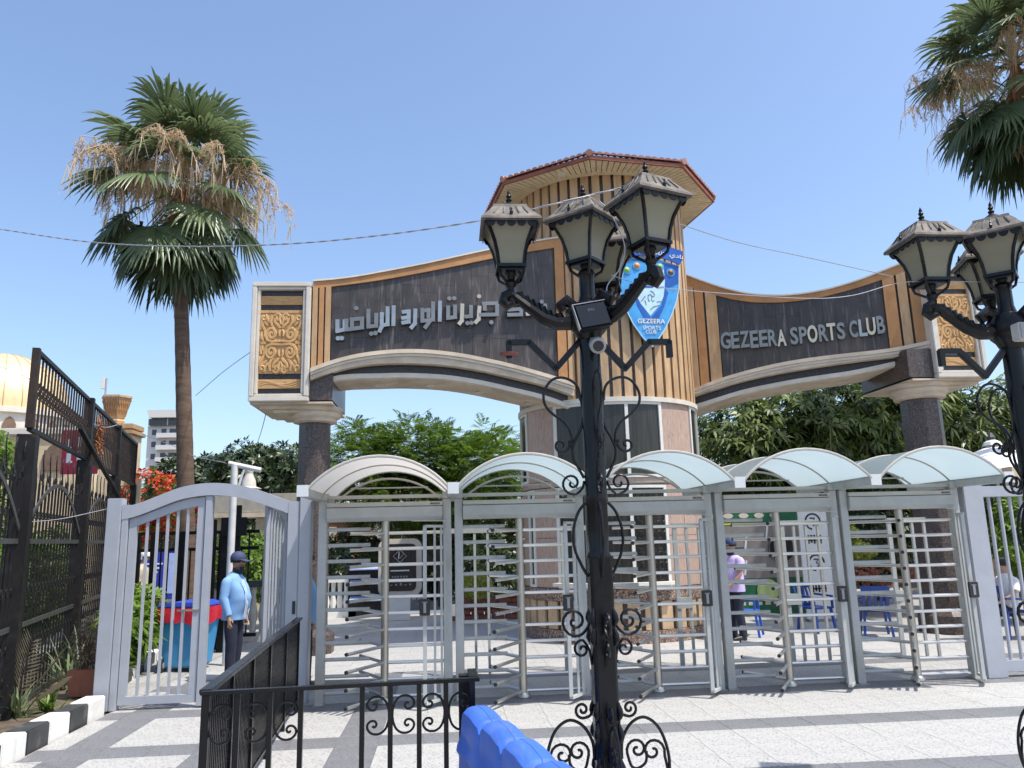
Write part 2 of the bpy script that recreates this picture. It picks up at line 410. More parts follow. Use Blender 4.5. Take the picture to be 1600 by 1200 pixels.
core = arc(MB(), 0, 2*math.pi, .2, TR-.02, 0, TOPZ, 64); tpart(core, 'core_wall', M['granite_brown'], smooth=True)
NB = 52
for i in range(NB):     # upright stone strips above
    a = 2*math.pi*i/NB; wv = R(2.45)
    if math.cos(a) < -.45: continue
    b = arc(MB(), a-wv, a+wv, TR-.03, TR+.035+rng.uniform(-.004,.004), BANDZ+.06, TOPZ-.01, 2)
    tpart(b, 'stone_strip', M['stone_tan' if i % 2 else 'stone_tan2'])
for i in range(36):     # short strips at the foot
    a = 2*math.pi*i/36
    if math.cos(a) < -.45: continue
    b = arc(MB(), a-R(3.6), a+R(3.6), TR-.03, TR+.03, .22, .70, 2); tpart(b, 'foot_strip', M['stone_foot'])
tpart(arc(MB(), 0, 2*math.pi, TR-.1, TR+.06, 0, .21, 64), 'plinth', M['granite_red'], smooth=True)
tpart(arc(MB(), 0, 2*math.pi, TR-.1, TR+.05, .71, .92, 64), 'granite_band', M['granite_red'], smooth=True)
tpart(arc(MB(), 0, 2*math.pi, TR-.1, TR+.07, BANDZ-.03, BANDZ+.055, 64), 'cornice_band', M['frame_stone'], smooth=True)
def panel(a0, a1, z0, z1): tpart(arc(MB(), R(a0)+.004, R(a1)-.004, TR-.05, TR+.02, z0+.004, z1-.004, 6), 'granite_panel', PINK)
PINK = mat('granite_pink', (.42,.30,.235), .4, var=.18, scale=7, stretch=(6,6,1), bump=.05, dirt=((.20,.10,.07),7,.60,.75,(3,3,.9)))
def window(a0, a1, z0, z1, mull=()):
    f = MB(); e = 1.9
    arc(f, R(a0), R(a0+e), TR-.02, TR+.045, z0, z1, 1); arc(f, R(a1-e), R(a1), TR-.02, TR+.045, z0, z1, 1)
    n = max(2, int((a1-a0)/6)); arc(f, R(a0+e), R(a1-e), TR-.02, TR+.043, z0, z0+.05, n); arc(f, R(a0+e), R(a1-e), TR-.02, TR+.043, z1-.05, z1, n)
    for q in mull: arc(f, R(q-e/2), R(q+e/2), TR-.02, TR+.044, z0+.051, z1-.051, 1)
    w_ = tpart(f, 'window', M['white_frame'])
    edges = [a0+e]+list(mull)+[a1-e]
    for i in range(len(edges)-1):
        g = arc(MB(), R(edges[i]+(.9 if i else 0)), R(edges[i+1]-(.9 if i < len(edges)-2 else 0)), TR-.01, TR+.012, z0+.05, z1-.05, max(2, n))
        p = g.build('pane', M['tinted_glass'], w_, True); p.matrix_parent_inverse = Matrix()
    return w_
for (z0, z1) in ((2.86, BANDZ-.03),):
    window(-34, 34, z0, z1, (-11.5, 11.5)); window(61.5, 100, z0, z1, (80,)); window(-100, -61.5, z0, z1, (-80,))
    panel(34.2, 61.3, z0, z1); panel(-61.3, -34.2, z0, z1)
for a0, a1 in ((-100,-48),(-48,0),(0,48),(48,100)): panel(a0, a1, 2.74, 2.86)
window(-34, 34, .93, 2.72, (-11.5, 11.5)); window(-62, -54, .93, 2.72)
for a0, a1 in ((-100,-62.2),(-53.8,-34.2),(34.2,48),(48,62),(62,80),(80,100)):
    panel(a0, a1, .93, 1.82); panel(a0, a1, 1.82, 2.73)
# counter shelf and grille behind the middle window
tpart(arc(MB(), R(-34), R(34), TR+.05, TR+.22, .98, 1.03, 12), 'counter_shelf', M['white_frame'])
gr = MB()
for a in range(12, 33, 4):
    for k in range(9):
        z = 1.12+k*.18
        gr.tube([tp(R(a+1.6*math.cos(t)), TR+.03, z+.07*math.sin(t)) for t in [i*math.pi/4 for i in range(9)]], .007, 4)
for a in range(-9, 9, 3): gr.tube([tp(R(a), TR+.03, 1.05), tp(R(a), TR+.03, 2.66)], .008, 4)
tag(tpart(gr, 'window_grille', M['dark_lattice']), kind='stuff')
# roof: octagon eave, soffit boards, fascia, tiles
RC = 2.46; EZ = 8.72
def ov(k, r, z): return tp(R(-2+45*k), r, z)
sof = MB(); n8 = 8
sf = tpart(arc(MB(), 0, 2*math.pi, TR+.04, 1.9, EZ-.03, EZ-.004, 48), 'soffit', M['soffit_cream'])
for k in range(8):       # soffit planks, eave edge to wall, one by one
    A, B = ov(k, RC-.03, EZ), ov(k+1, RC-.03, EZ); n = 15
    if (tp(R(20.5+45*k),1,0)-TC).dot(TFr) < -.5: n = 6
    for i in range(n):
        t0, t1 = (i+.07)/n, (i+.93)/n; p, q = A.lerp(B, t0), A.lerp(B, t1)
        def inn(v):
            d = (v-TC); d.z = 0; d.normalize(); return TC+d*(TR+.05)+Vector((0,0,EZ))
        a, b = inn(p), inn(q); dz = Vector((0,0,-.022-rng.uniform(0,.004)))
        mb = MB(); mb.hexa([p+dz, q+dz, b+dz, a+dz, p, q, b, a]); o = mb.build('plank', M['soffit_cream'], sf); o.matrix_parent_inverse = Matrix()
for k in (-1, 0, 1, 2, -2):
    for ph in (R(-18+45*k),):
        l = MB(); c = tp(ph, 2.05, EZ-.035); l.lathe([(.09,0),(.09,.02),(.06,.021),(.055,.008),(0,.008)][::-1], 14, c); tpart(l, 'soffit_lamp', M['frame_stone'])
roof = MB(); PK = 9.35
for k in range(8):
    A, B = ov(k, RC+.02, EZ+.05), ov(k+1, RC+.02, EZ+.05); roof.add([A, B, tp(0, 0, PK+.0)], [(0,1,2)])
rf = tpart(roof, 'roof', M['roof_tile'])
fa = MB()
for k in range(8):
    A0, B0 = ov(k, RC-.03, EZ-.02), ov(k+1, RC-.03, EZ-.02); A1, B1 = ov(k, RC+.02, EZ-.02), ov(k+1, RC+.02, EZ-.02); h = Vector((0,0,.068))
    fa.hexa([A0, B0, B1, A1, A0+h, B0+h, B1+h, A1+h])
o = fa.build('fascia', M['fascia'], rf); o.matrix_parent_inverse = Matrix()
for k in range(8):
    A, B = ov(k, RC+.05, EZ+.05), ov(k+1, RC+.05, EZ+.05); top = tp(0, 0, PK); n = 14
    if (tp(R(20.5+45*k),1,0)-TC).dot(TFr) < -.3: n = 7
    for i in range(n):   # rows of half round tiles up the slope: first two rows at the eave singly
        t = (i+.5)/n; p = A.lerp(B, t); d = (top-p).normalized(); across = (B-A).normalized(); wd = (B-A).length/n
        for row in range(2):
            q = p+d*(row*.30); sc_ = 1-row*.30/(top-p).length; q = q+Vector((0,0,.012*row))
            # recentre along edge as the slope narrows
            mid = (A+B)/2; off = (p-mid); q = mid+off*sc_+(top-mid).normalized()*(row*.30)+Vector((0,0,.03))
            up = across.cross(d); up = up if up.z > 0 else -up
            mb = MB(); ww = wd*sc_*.52
            ringa = [q+across*(ww*math.cos(u))+up*(.048*math.sin(u)+.0) for u in [j*math.pi/5 for j in range(6)]]
            ringb = [v+d*.34+up*.02-across*0 for v in ringa]
            mb.strip(ringa, ringb); mb.add(ringa, [tuple(range(6))]);
            o = mb.build('roof_tile', M['roof_tile'], rf, False); o.matrix_parent_inverse = Matrix()
hip = MB()
for k in range(8):
    A = ov(k, RC+.05, EZ+.09); hip.tube([A, A.lerp(tp(0,0,PK+.03), .12), tp(0,0,PK+.05)], [.065,.06,.06], 8)
o = hip.build('hip_tiles', M['roof_tile'], rf); o.matrix_parent_inverse = Matrix()

# ================================================================ WINGS
def interp(prof, u):
    if u <= prof[0][0]: return prof[0][1]+(prof[1][1]-prof[0][1])/(prof[1][0]-prof[0][0])*(u-prof[0][0])
    for (a, za), (b, zb) in zip(prof, prof[1:]):
        if u <= b: return za+(zb-za)*(u-a)/(b-a)
    a, za = prof[-2]; b, zb = prof[-1]; return zb+(zb-za)/(b-a)*(u-b)
def smooth_prof(prof, u0, u1, n):
    us = [u0+(u1-u0)*i/n for i in range(n+1)]; zs = [interp(prof, u) for u in us]
    for _ in range(3): zs = [zs[0]]+[(zs[i-1]+2*zs[i]+zs[i+1])/4 for i in range(1, n)]+[zs[-1]]
    return list(zip(us, zs))
class Wing:
    def __init__(s, root, A, B):
        s.root = root; s.A = Vector((A[0], A[1], 0)); d = Vector((B[0]-A[0], B[1]-A[1], 0)); s.L = d.length
        s.U = d.normalized(); s.N = Vector((s.U.y, -s.U.x, 0))    # N faces the camera side
    def p(s, u, z, out=0.0): return s.A+s.U*u+Vector((0,0,z))+s.N*out
    def uv(s, px, py):      # pixel to plane
        d = ray(px, py); den = d.dot(s.N); t = (s.A-Vector((0,0,CAMZ))).dot(s.N)/den
        P = Vector((0,0,CAMZ))+d*t; return ((P-s.A).dot(s.U), P.z)
    def band(s, lo, hi, o0, o1, mb=None):   # solid between two profiles, from depth o1 (back) to o0 (front, outwards positive)
        mb = mb or MB(); n = len(lo)
        rows = [[s.p(u, z, o0) for u, z in lo], [s.p(u, z, o0) for u, z in hi], [s.p(u, z, o1) for u, z in hi], [s.p(u, z, o1) for u, z in lo]]
        b = len(mb.v)
        for r_ in rows: mb.v += [tuple(v) for v in r_]
        for i in range(n-1):
            for q in range(4):
                q2 = (q+1) % 4; mb.f.append((b+q*n+i, b+q*n+i+1, b+q2*n+i+1, b+q2*n+i)); mb.m.append(0)
        for i in (0, n-1): mb.f.append((b+i, b+n+i, b+2*n+i, b+3*n+i)); mb.m.append(0)
        return mb
    def fin(s, mb, name, mt, **k):
        o = mb.build(name, mt, s.root, **k); o.matrix_parent_inverse = s.root.matrix_basis.inverted(); return o
def off(prof, dz): return [(u, z+dz) for u, z in prof]
def make_wing(root, A, B, top, cop, tt, tb, boards, slabs, ncol, seed, outer_left=True):
    w_ = Wing(root, A, B); rg = random.Random(seed); root.location = (A[0], A[1], 0)
    n = 28; u0, u1 = 0, w_.L
    T = smooth_prof(top, u0, u1, n); C_ = smooth_prof(cop, u0, u1, n); TT = smooth_prof(tt, u0, u1, n); TB = smooth_prof(tb, u0, u1, n)
    w_.fin(w_.band(TT, off(C_, -.002), -.03, -.45), 'wall_core', M['granite_dark'])
    w_.fin(w_.band(C_, T, .035, -.47), 'coping', M['stone_orange'])
    w_.fin(w_.band(off(T, .001), off(T, .03), .06, -.49), 'coping_cap', M['frame_stone'])
    # arch trim in three mouldings
    w_.fin(w_.band(off(TT, -.07), TT, .17, -.40), 'arch_trim', M['cream_stone'])
    w_.fin(w_.band(off(TT, -.12), off(TT, -.072), .135, -.40), 'arch_trim', M['frame_stone'])
    w_.fin(w_.band(TB, off(TT, -.122), .11, -.40), 'arch_trim', M['cream_stone'])
    def ease(u):
        t = (u/1.3 if outer_left else (w_.L-u)/1.6); t = max(0, min(1, t)); return t*t*(3-2*t)
    D1 = [(u, z-.02-.13*ease(u)) for u, z in TB]; D2 = [(u, z-.085) for u, z in D1]; D3 = [(u, z-.02) for u, z in D2]
    w_.fin(w_.band(D1, off(TB, -.001), -.06, -.40), 'dark_band', M['granite_dark'])
    w_.fin(w_.band(D2, off(D1, -.001), -.03, -.20), 'beam_moulding', M['frame_stone'])
    w_.fin(w_.band(D3, off(D2, -.001), -.05, -1.0), 'beam_soffit', M['cream_stone'])
    w_.fin(w_.band(off(D2, .001), off(TT, .2), -.42, -.98), 'beam_core', M['granite_dark'])
    TB = D3
    for f in (.25, .45, .65, .85):
        u = w_.L*f; z = interp(TB, u)-.002; c = w_.p(u, z, -.60); l = MB(); l.lathe([(.0,-.004),(.05,-.004),(.055,-.012),(.085,-.012),(.09,0)], 12, c); w_.fin(l, 'soffit_lamp', M['frame_stone'])
    for i, (a, b) in enumerate(boards):
        q = MB(); us = [a, (a+b)/2, b]
        w_.band([(u, interp(TT, u)) for u in us], [(u, interp(C_, u)-.003) for u in us], .05, -.03, q); w_.fin(q, 'stone_strip', M['stone_orange' if i % 2 else 'stone_tan'])
    s0, s1 = slabs; wd = (s1-s0)/ncol
    for i in range(ncol):
        a, b = s0+wd*i+.0015, s0+wd*(i+1)-.0015; zl = min(interp(TT, a), interp(TT, b)); zh = max(interp(C_, a), interp(C_, b))
        z = zl; off_ = rg.uniform(.3, .7); cuts = [zl-1]
        zz = zl+off_
        while zz < zh-.15: cuts.append(zz); zz += .62+rg.uniform(-.06, .06)
        cuts.append(zh+1)
        for c0, c1 in zip(cuts, cuts[1:]):
            la, lb = max(c0+.0015, interp(TT, a)), max(c0+.0015, interp(TT, b)); ha, hb = min(c1-.0015, interp(C_, a)-.003), min(c1-.0015, interp(C_, b)-.003)
            if ha-la < .02 or hb-lb < .02: continue
            o = rg.uniform(-.002, .003)
            mb = MB(); mb.hexa([w_.p(a,la,-.028), w_.p(b,lb,-.028), w_.p(b,lb,o), w_.p(a,la,o), w_.p(a,ha,-.028), w_.p(b,hb,-.028), w_.p(b,hb,o), w_.p(a,ha,o)])
            w_.fin(mb, 'stone_slab', SLABS[rg.choice((0,0,1,2))])
    return w_
SLABS = [mat('slab_%d' % i, c, .45, var=.30, scale=5, bump=.1, bscale=70, stretch=(1,1,.5), dirt=((.19,.175,.17),5,.545,.6,(4,4,.45))) for i, c in enumerate([(.044,.037,.035),(.052,.043,.040),(.038,.033,.032)])]
LT = [(-.05,6.444),(.229,6.466),(.795,6.56),(1.254,6.675),(1.838,6.81),(2.433,6.971),(3.039,7.137),(3.657,7.292),(4.478,7.472),(4.99,7.562)]
LC = [(-.1,6.31),(.31,6.36),(1.255,6.528),(2.431,6.808),(3.653,7.124),(4.471,7.289)]
LTT = [(.001,4.83),(.152,4.902),(.481,5.023),(.815,5.111),(1.265,5.178),(1.722,5.21),(2.184,5.195),(2.652,5.143),(3.123,5.055),(3.599,4.954),(4.199,4.792),(4.804,4.605)]
LTB = [(0,4.63),(.212,4.718),(.485,4.826),(.818,4.9),(1.267,4.954),(1.722,4.961),(2.416,4.936),(3.119,4.826),(3.593,4.712),(4.192,4.586),(4.793,4.362)]
wl = thing('gate_wing', 'dark stone wing left of the round tower carrying Arabic letters over an arch', 'gateway wing')
WL = make_wing(wl, (-2.42,13.5), (2.29,13.97), LT, LC, LTT, LTB, [(.0,.09),(.115,.20),(.225,.32),(4.47,4.64),(4.67,4.78),(4.81,4.93)], (.33,4.46), 13, 3)
RT = [(.211,7.046),(.648,6.809),(1.139,6.597),(1.627,6.483),(2.111,6.437),(2.591,6.457),(3.067,6.529),(3.541,6.651),(4.012,6.81),(4.472,6.928)]
RCp = [(.235,6.82),(.634,6.618),(1.127,6.435),(1.616,6.349),(2.1,6.318),(2.58,6.34),(3.056,6.412),(3.526,6.51),(3.992,6.631)]
RTT = [(.219,4.758),(.504,4.853),(1.01,4.966),(1.506,5.052),(1.991,5.11),(2.699,5.145),(3.384,5.155),(3.832,5.173),(4.278,5.24)]
RTB = [(.208,4.6),(.49,4.669),(.997,4.797),(1.49,4.858),(1.974,4.918),(2.681,4.969),(3.368,5.005),(3.814,5.013),(4.255,5.044)]
wr = thing('gate_wing', 'dark stone wing right of the round tower reading GEZEERA SPORTS CLUB', 'gateway wing')
WR = make_wing(wr, (4.93,15.1), (9.0,13.4), RT, RCp, RTT, RTB, [(.02,.17),(.19,.36),(.40,.62),(3.73,3.94),(3.98,4.14),(4.18,4.36)], (.64,3.72), 14, 5, False)

# end blocks with carved panels, columns
def scroll(cx, cz, r, turns, a0, sgn, n=26, inner=.16):
    return [(cx+sgn*(r*(1-(1-inner)*i/n))*math.cos(a0+turns*2*math.pi*i/n), cz+(r*(1-(1-inner)*i/n))*math.sin(a0+turns*2*math.pi*i/n)) for i in range(n+1)]
def carving(mb, x0, x1, z0, z1, y, wave=False):
    W, H = x1-x0, z1-z0; cx = (x0+x1)/2
    def put(pts, r): mb.tube([(a, y, b) for a, b in pts], [r*(.75+.25*math.sin(math.pi*i/(len(pts)-1))) for i in range(len(pts))], 6)
    if wave:
        for k in (0, 1, 2):
            put([(x0+W*t/14, z0+H*(.5+.26*math.sin(t/14*2*math.pi*1.15+k*.5-.4)+(k-1)*.17)) for t in range(15)], H*.085)
        for k in range(7): put([(x0+W*(.05+k*.135), z0+H*(.12 if k % 2 else .88)), (x0+W*(.12+k*.135), z0+H*(.3 if k % 2 else .7))], H*.07)
        return
    h = H/2
    for half in (0, 1):
        cz = z0+h if half == 0 else z0+h; sg = 1 if half else -1
        for sx in (-1, 1):
            f = lambda pts: [(cx+sx*a*W/2, cz+sg*b*h) for a, b in pts]
            put(f(scroll(.44, .30, .26, 1.9, -1.6, 1, 34, .08)), .033*W/.65)
            put(f([(.0,.06),(.2,.05),(.42,.04),(.62,.10),(.74,.26),(.76,.42)]), .035*W/.65)
            put(f(scroll(.82, .86, .13, 1.1, 2.2, 1, 16)), .031*W/.65)
            put(f([(.76,.42),(.86,.55),(.92,.72),(.90,.86)]), .034*W/.65)
            put(f([(.62,.58),(.72,.66),(.80,.76)]), .030*W/.65); put(f([(.56,.66),(.64,.76),(.70,.90)]), .030*W/.65)
            put(f(scroll(.17, .86, .15, 1.25, .3, 1, 18)), .031*W/.65)
            put(f([(.05,.50),(.16,.60),(.30,.70),(.33,.84)]), .034*W/.65)
            put(f([(.90,.10),(.93,.24),(.90,.38)]), .030*W/.65); put(f([(.82,.06),(.86,.14),(.84,.26)]), .028*W/.65)
            put(f([(.30,.50),(.42,.58),(.52,.74),(.46,.94)]), .03*W/.65); put(f([(.96,.44),(.98,.60),(.97,.78)]), .03*W/.65); put(f([(.08,.22),(.10,.36),(.05,.46)]), .03*W/.65); put(f([(.66,.02),(.78,.01),(.92,.02)]), .028*W/.65)
            put(f([(.06,.95),(.10,.80),(.02,.62)]), .034*W/.65)
def end_block(root, X0, X1, Y, z0, z1, side, colc, colr, dz=0):
    def fin(mb, name, mt, **k):
        o = mb.build(name, mt, root, **k); o.matrix_parent_inverse = root.matrix_basis.inverted(); return o
    t = .085; f = MB()
    for (a, b, c, d, yy) in ((X0, X1, z1-t, z1, Y-.06), (X0, X1, z0, z0+t, Y-.06)): f.box(a, b, yy, Y+.10, c, d)
    f.box(X0, X0+t, Y-.06, Y+.10, z0+t+.002, z1-t-.002); f.box(X1-t, X1, Y-.06, Y+.10, z0+t+.002, z1-t-.002)
    fin(f, 'panel_frame', M['frame_stone'], bevel=.012)
    f = MB(); t2 = .05; a, b, c, d = X0+t+.003, X1-t-.003, z0+t+.003, z1-t-.003
    f.box(a, b, Y-.03, Y+.10, d-t2, d); f.box(a, b, Y-.03, Y+.10, c, c+t2); f.box(a, a+t2, Y-.03, Y+.10, c+t2+.002, d-t2-.002); f.box(b-t2, b, Y-.03, Y+.10, c+t2+.002, d-t2-.002)
    fin(f, 'panel_frame', M['frame_stone'], bevel=.01)
    a, b, c, d = a+t2, b-t2, c+t2, d-t2; H = d-c
    f = MB(); f.box(a, b, Y+.06, Y+.12, c, d); fin(f, 'panel_back', M['granite_dark'])
    e1, e2, e3 = H*.055, H*.085, H*.055
    def carved(z_0, z_1, wave):
        f = MB(); f.box(a+.002, b-.002, Y+.03, Y+.058, z_0, z_1); carving(f, a, b, z_0+.01, z_1-.01, Y+.032, wave); fin(f, 'carved_stone', M['stone_carved'], smooth=True)
    carved(c+e1, c+e1+e2, True); carved(d-e1-e2, d-e1, True)
    mz0, mz1 = c+e1+e2+e3, d-e1-e2-e3
    f = MB(); f.box(a+.002, b-.002, Y+.02, Y+.058, mz1-.05, mz1); fin(f, 'stone_lip', M['stone_carved'])
    carved(mz0, mz1-.053, False)
    # body behind, soffit slab, bracket towards the arch
    f = MB(); f.box(X0+.01, X1-.01, Y+.102, Y+1.75, z0+.03, z1-.02); fin(f, 'block_body', M['frame_stone'])
    bx0, bx1 = (X1+.002, X1+.40) if side > 0 else (X0-.48, X0-.002)
    f = MB(); f.box(bx0, bx1, Y+.06, Y+1.72, z0+.03, z0+.56); fin(f, 'bracket_block', M['granite_brown'])
    lx0, lx1 = min(X0, bx0)+.02, max(X1, bx1)
    f = MB(); f.box(lx0, lx1, Y+.02, Y+1.76, z0-.035, z0-.002); fin(f, 'soffit_slab', M['cream_stone'])
    ox0, ox1 = (X0+.16, X1) if side > 0 else (X0, X1-.10)
    f = MB(); f.box(ox0, ox1, Y+.12, Y+1.5, z0-.10, z0-.037); f.box(ox0+(.22 if side > 0 else 0), ox1-(0 if side > 0 else .3), Y+.2, Y+1.4, z0-.16, z0-.102); fin(f, 'soffit_step', M['cream_stone'])
    cx, cy = colc; zt = z0-.037
    f = MB(); f.lathe([(colr+.20,zt-.001),(colr+.20,zt-.05),(colr+.15,zt-.09),(colr+.17,zt-.11),(colr+.16,zt-.17),(colr+.10,zt-.21),(colr+.10,zt-.26),(colr+.03,zt-.28)][::-1], 24, (cx, cy, 0)); fin(f, 'capital', M['cream_stone'], smooth=True)
    f = MB(); f.lathe([(colr+.02,.001),(colr,zt-.28)], 8, (cx, cy, 0), ph=R(22.5)); fin(f, 'column', M['granite_brown'], bevel=.01)
    f = MB(); f.lathe([(colr+.14,0),(colr+.14,.3),(colr+.06,.36),(colr+.025,.4)], 8, (cx, cy, 0), ph=R(22.5)); fin(f, 'column_base', M['granite_brown'])
end_block(wl, -3.46, -2.44, 13.45, 4.26, 6.42, 1, (-2.42, 14.05), .285)
end_block(wr, 8.92, 9.90, 13.2, 4.53, 6.64, -1, (8.92, 13.8), .35)

# ---------------------------------------------------------------- raised letters
def wall_stroke(W_, pts, wd, depth, mb):
    for a, b in zip(pts, pts[1:]):
        A_, B_ = Vector((a[0], a[1])), Vector((b[0], b[1])); d = (B_-A_)
        if d.length < 1e-6: continue
        d.normalize(); n_ = Vector((-d.y, d.x))*wd/2; e = d*wd/2*.98
        q = [A_-e-n_, B_+e-n_, B_+e+n_, A_-e+n_]; k = .001*len(mb.v)/8
        mb.hexa([W_.p(v.x, v.y, .045) for v in q]+[W_.p(v.x, v.y, .045+depth+k) for v in q])
ar = thing('raised_lettering', 'raised steel Arabic letters fixed on the dark left wing', 'letters', WL.p(2.3, 5.7, .02))
def ZL(zx, zy): return WL.uv(510+zx/4.444, 440+zy/4.444)
AR = [ # (strokes in photo trace, dots)
 ([[(78,285),(78,352),(128,342),(128,285)]], [(82,403),(108,402)], 1),
 ([[(160,340),(248,328),(248,266),(178,272),(178,330)],[(140,280),(140,340)]], [(208,195)], 0),
 ([[(292,212),(292,322),(346,316),(346,240)]], [(312,371),(340,367)], 0),
 ([[(385,235),(383,320),(370,350)],[(392,312),(424,306),(424,195)]], [], 1),
 ([[(466,188),(464,305)]], [], 2),
 ([[(535,220),(570,216),(570,288),(532,294)],[(532,262),(566,258)]], [], 2),
 ([[(616,210),(612,300),(590,326)]], [], 2),
 ([[(664,205),(664,282),(738,274),(738,160)],[(690,210),(708,207),(706,250)],[(712,290),(686,325)]], [], 0),
 ([[(786,155),(784,275)]], [], 2),
 ([[(842,188),(842,262),(890,256),(890,182)]], [(850,128),(884,127)], 0),
 ([[(940,175),(936,280),(922,298)]], [], 3),
 ([[(966,252),(1000,250),(1000,185)]], [(975,298),(1003,296)], 0),
 ([[(1058,190),(1052,270),(1034,290)]], [(1055,113)], 3),
 ([[(1088,162),(1180,160),(1180,238),(1066,240)],[(1094,180),(1094,200)]], [(1140,292)], 0),
 ([[(1352,160),(1266,164),(1266,205),(1346,200),(1346,238),(1262,240)]], [], 0),
 ([[(1396,160),(1428,157),(1428,230),(1390,234)]], [], 3),
 ([[(1462,170),(1462,228),(1512,224),(1512,175)]], [(1488,150)], 0)]
LM = [M['letter_dull'], M['letter_steel'], M['letter_steel'], M['stone_tan2']]
LM[3] = mirror_mat('letter_tan', (.62,.48,.33), .25)  # browner tone given to some of the steel letters
for strokes, dots, mi in AR:
    mb = MB()
    for s_ in strokes: wall_stroke(WL, [ZL(*p) for p in s_], .070, .05, mb)
    for dx, dy in dots:
        u, z = ZL(dx, dy); mb.prism([(.042*math.cos(a), .042*math.sin(a)) for a in [R(45*k) for k in range(8)]], WL.p(u, z, .10), WL.U, (0,0,1), -.05)
    o = mb.build('letter', LM[mi], ar); o.matrix_parent_inverse = Matrix.Translation(-ar.location)
def text_mesh(body, size=1.0, extr=.02, bold=0.0, mt=None, sx=1.0, res=3):
    c = bpy.data.curves.new('txt', 'FONT'); c.body = body; c.size = size; c.extrude = extr; c.offset = bold; c.resolution_u = res
    o = bpy.data.objects.new('txt', c); col.objects.link(o); bpy.context.view_layer.update()
    me = bpy.data.meshes.new_from_object(o.evaluated_get(bpy.context.evaluated_depsgraph_get()))
    bpy.data.objects.remove(o); bpy.data.curves.remove(c)
    me.materials.clear(); me.materials.append(mt)
    if sx != 1: me.transform(Matrix.Diagonal((sx, 1, 1, 1)))
    return me
def frame_mat(P, U, V, N): return Matrix(((U.x,V.x,N.x,P.x),(U.y,V.y,N.y,P.y),(U.z,V.z,N.z,P.z),(0,0,0,1)))
en = thing('raised_lettering', 'raised steel capitals GEZEERA SPORTS CLUB fixed on the dark right wing', 'letters', WR.p(2.2, 5.5, .02))
# letter boxes traced from the sign: (char, x0, x1, ytop, ybottom) in a 5.714x crop at (1120,480)
EN = [('G',42,132,235,385,0),('E',135,208,232,380,0),('Z',215,300,225,372,0),('E',305,378,220,375,0),('E',385,460,215,365,0),('R',465,545,210,360,0),('A',545,625,212,360,3),
 ('S',662,732,190,345,0),('P',742,812,185,335,0),('O',815,905,172,330,3),('R',915,998,165,318,0),('T',990,1068,155,308,3),('S',1078,1150,148,300,0),('C',1188,1262,130,285,0),('L',1272,1345,120,272,2),('U',1342,1422,105,262,3),('B',1432,1505,90,248,0)]
for ch, x0, x1, yt, yb, mi in EN:
    u0, z0 = WR.uv(1120+x0/5.714, 480+yb/5.714); u1, _ = WR.uv(1120+x1/5.714, 480+yb/5.714); _, z1 = WR.uv(1120+x0/5.714, 480+yt/5.714)
    me = text_mesh(ch, 1.0, .02, .028, LM[mi]); xs = [v.co.x for v in me.vertices]; ys = [v.co.y for v in me.vertices]
    sx, sy = (u1-u0)/(max(xs)-min(xs)), (z1-z0)/(max(ys)-min(ys))
    me.transform(Matrix.Diagonal((sx, sy, 1.2, 1)) @ Matrix.Translation((-min(xs), -min(ys), 0)))
    o = place('letter', me, en); P = WR.p(u0, z0, .07)
    o.matrix_parent_inverse = Matrix.Translation(-en.location); o.matrix_basis = frame_mat(P, WR.U, Vector((0,0,1)), WR.N)

# ---------------------------------------------------------------- club shield on the tower
shN = (tp(R(16), 1, 0)-TC).normalized(); shU = Vector((-shN.y, shN.x, 0)); shP0 = TC+shN*1.88
if shU.x < 0: shU = -shU
_d = ray(1018, 470); _t = (shP0-Vector((0,0,CAMZ))).dot(shN)/_d.dot(shN); shC = Vector((0,0,CAMZ))+_d*_t
shield = thing('club_shield', 'blue club shield with sport balls and white sketch hung on the round tower', 'sign', shC)
def SH(zx, zy):
    d = ray(940+zx/6.667, 380+zy/6.667); t = (shC-Vector((0,0,CAMZ))).dot(shN)/d.dot(shN); P = Vector((0,0,CAMZ))+d*t-shC
    return (P.dot(shU), P.z)
def sh_poly(pts, o0, th, name, mt, par=shield):
    mb = MB(); mb.prism([SH(*p) for p in pts], shN*o0, shU, (0,0,1), th if shU.cross(Vector((0,0,1))).dot(shN) > 0 else -th)
    return mb.build(name, mt, par)
def curve_pts(ctrl, n=6):   # Catmull-Rom through points
    out = []; N_ = len(ctrl)
    for i in range(N_):
        p0, p1, p2, p3 = [Vector(ctrl[(i+k-1) % N_]) for k in range(4)]
        for j in range(n):
            t = j/n; out.append(tuple(.5*((2*p1)+(p2-p0)*t+(2*p0-5*p1+4*p2-p3)*t*t+(3*p1-p0-3*p2+p3)*t**3)))
    return out
outer = [(290,140),(235,260),(190,420),(182,480),(215,610),(265,720),(330,850),(430,990),(528,1082),(600,985),(660,890),(725,750),(775,610),(800,470),(800,240),(560,165)]
sh_poly(outer, -.02, .04, 'board', M['sky_blue_print'])
edge = MB(); edge.tube([shU*a+Vector((0,0,b))+shN*.022 for a, b in [SH(*p) for p in outer[1:-1]]], .012, 5); edge.build('rim', M['shield_pale'], shield)
sh_poly([(300,165),(450,180),(660,215),(798,245),(798,420),(660,480),(650,260),(570,200),(300,180)], .022, .004, 'blue_field', M['shield_blue'])
sh_poly([(330,500),(400,640),(505,785),(620,650),(660,480),(690,520),(650,660),(585,800),(510,810),(450,800),(370,650)], .023, .004, 'blue_field', M['shield_blue'])
sh_poly([(335,500),(360,440),(440,390),(470,260),(560,200),(640,260),(655,400),(640,560),(600,650),(505,760),(400,630)], .0245, .004, 'white_field', M['shield_pale'])
sh_poly([(380,455),(395,425),(520,420),(540,440),(530,470),(400,470)], .0295, .002, 'wave', M['shield_blue']); sh_poly([(560,462),(640,456),(640,470),(570,476)], .0295, .002, 'wave', M['shield_blue'])
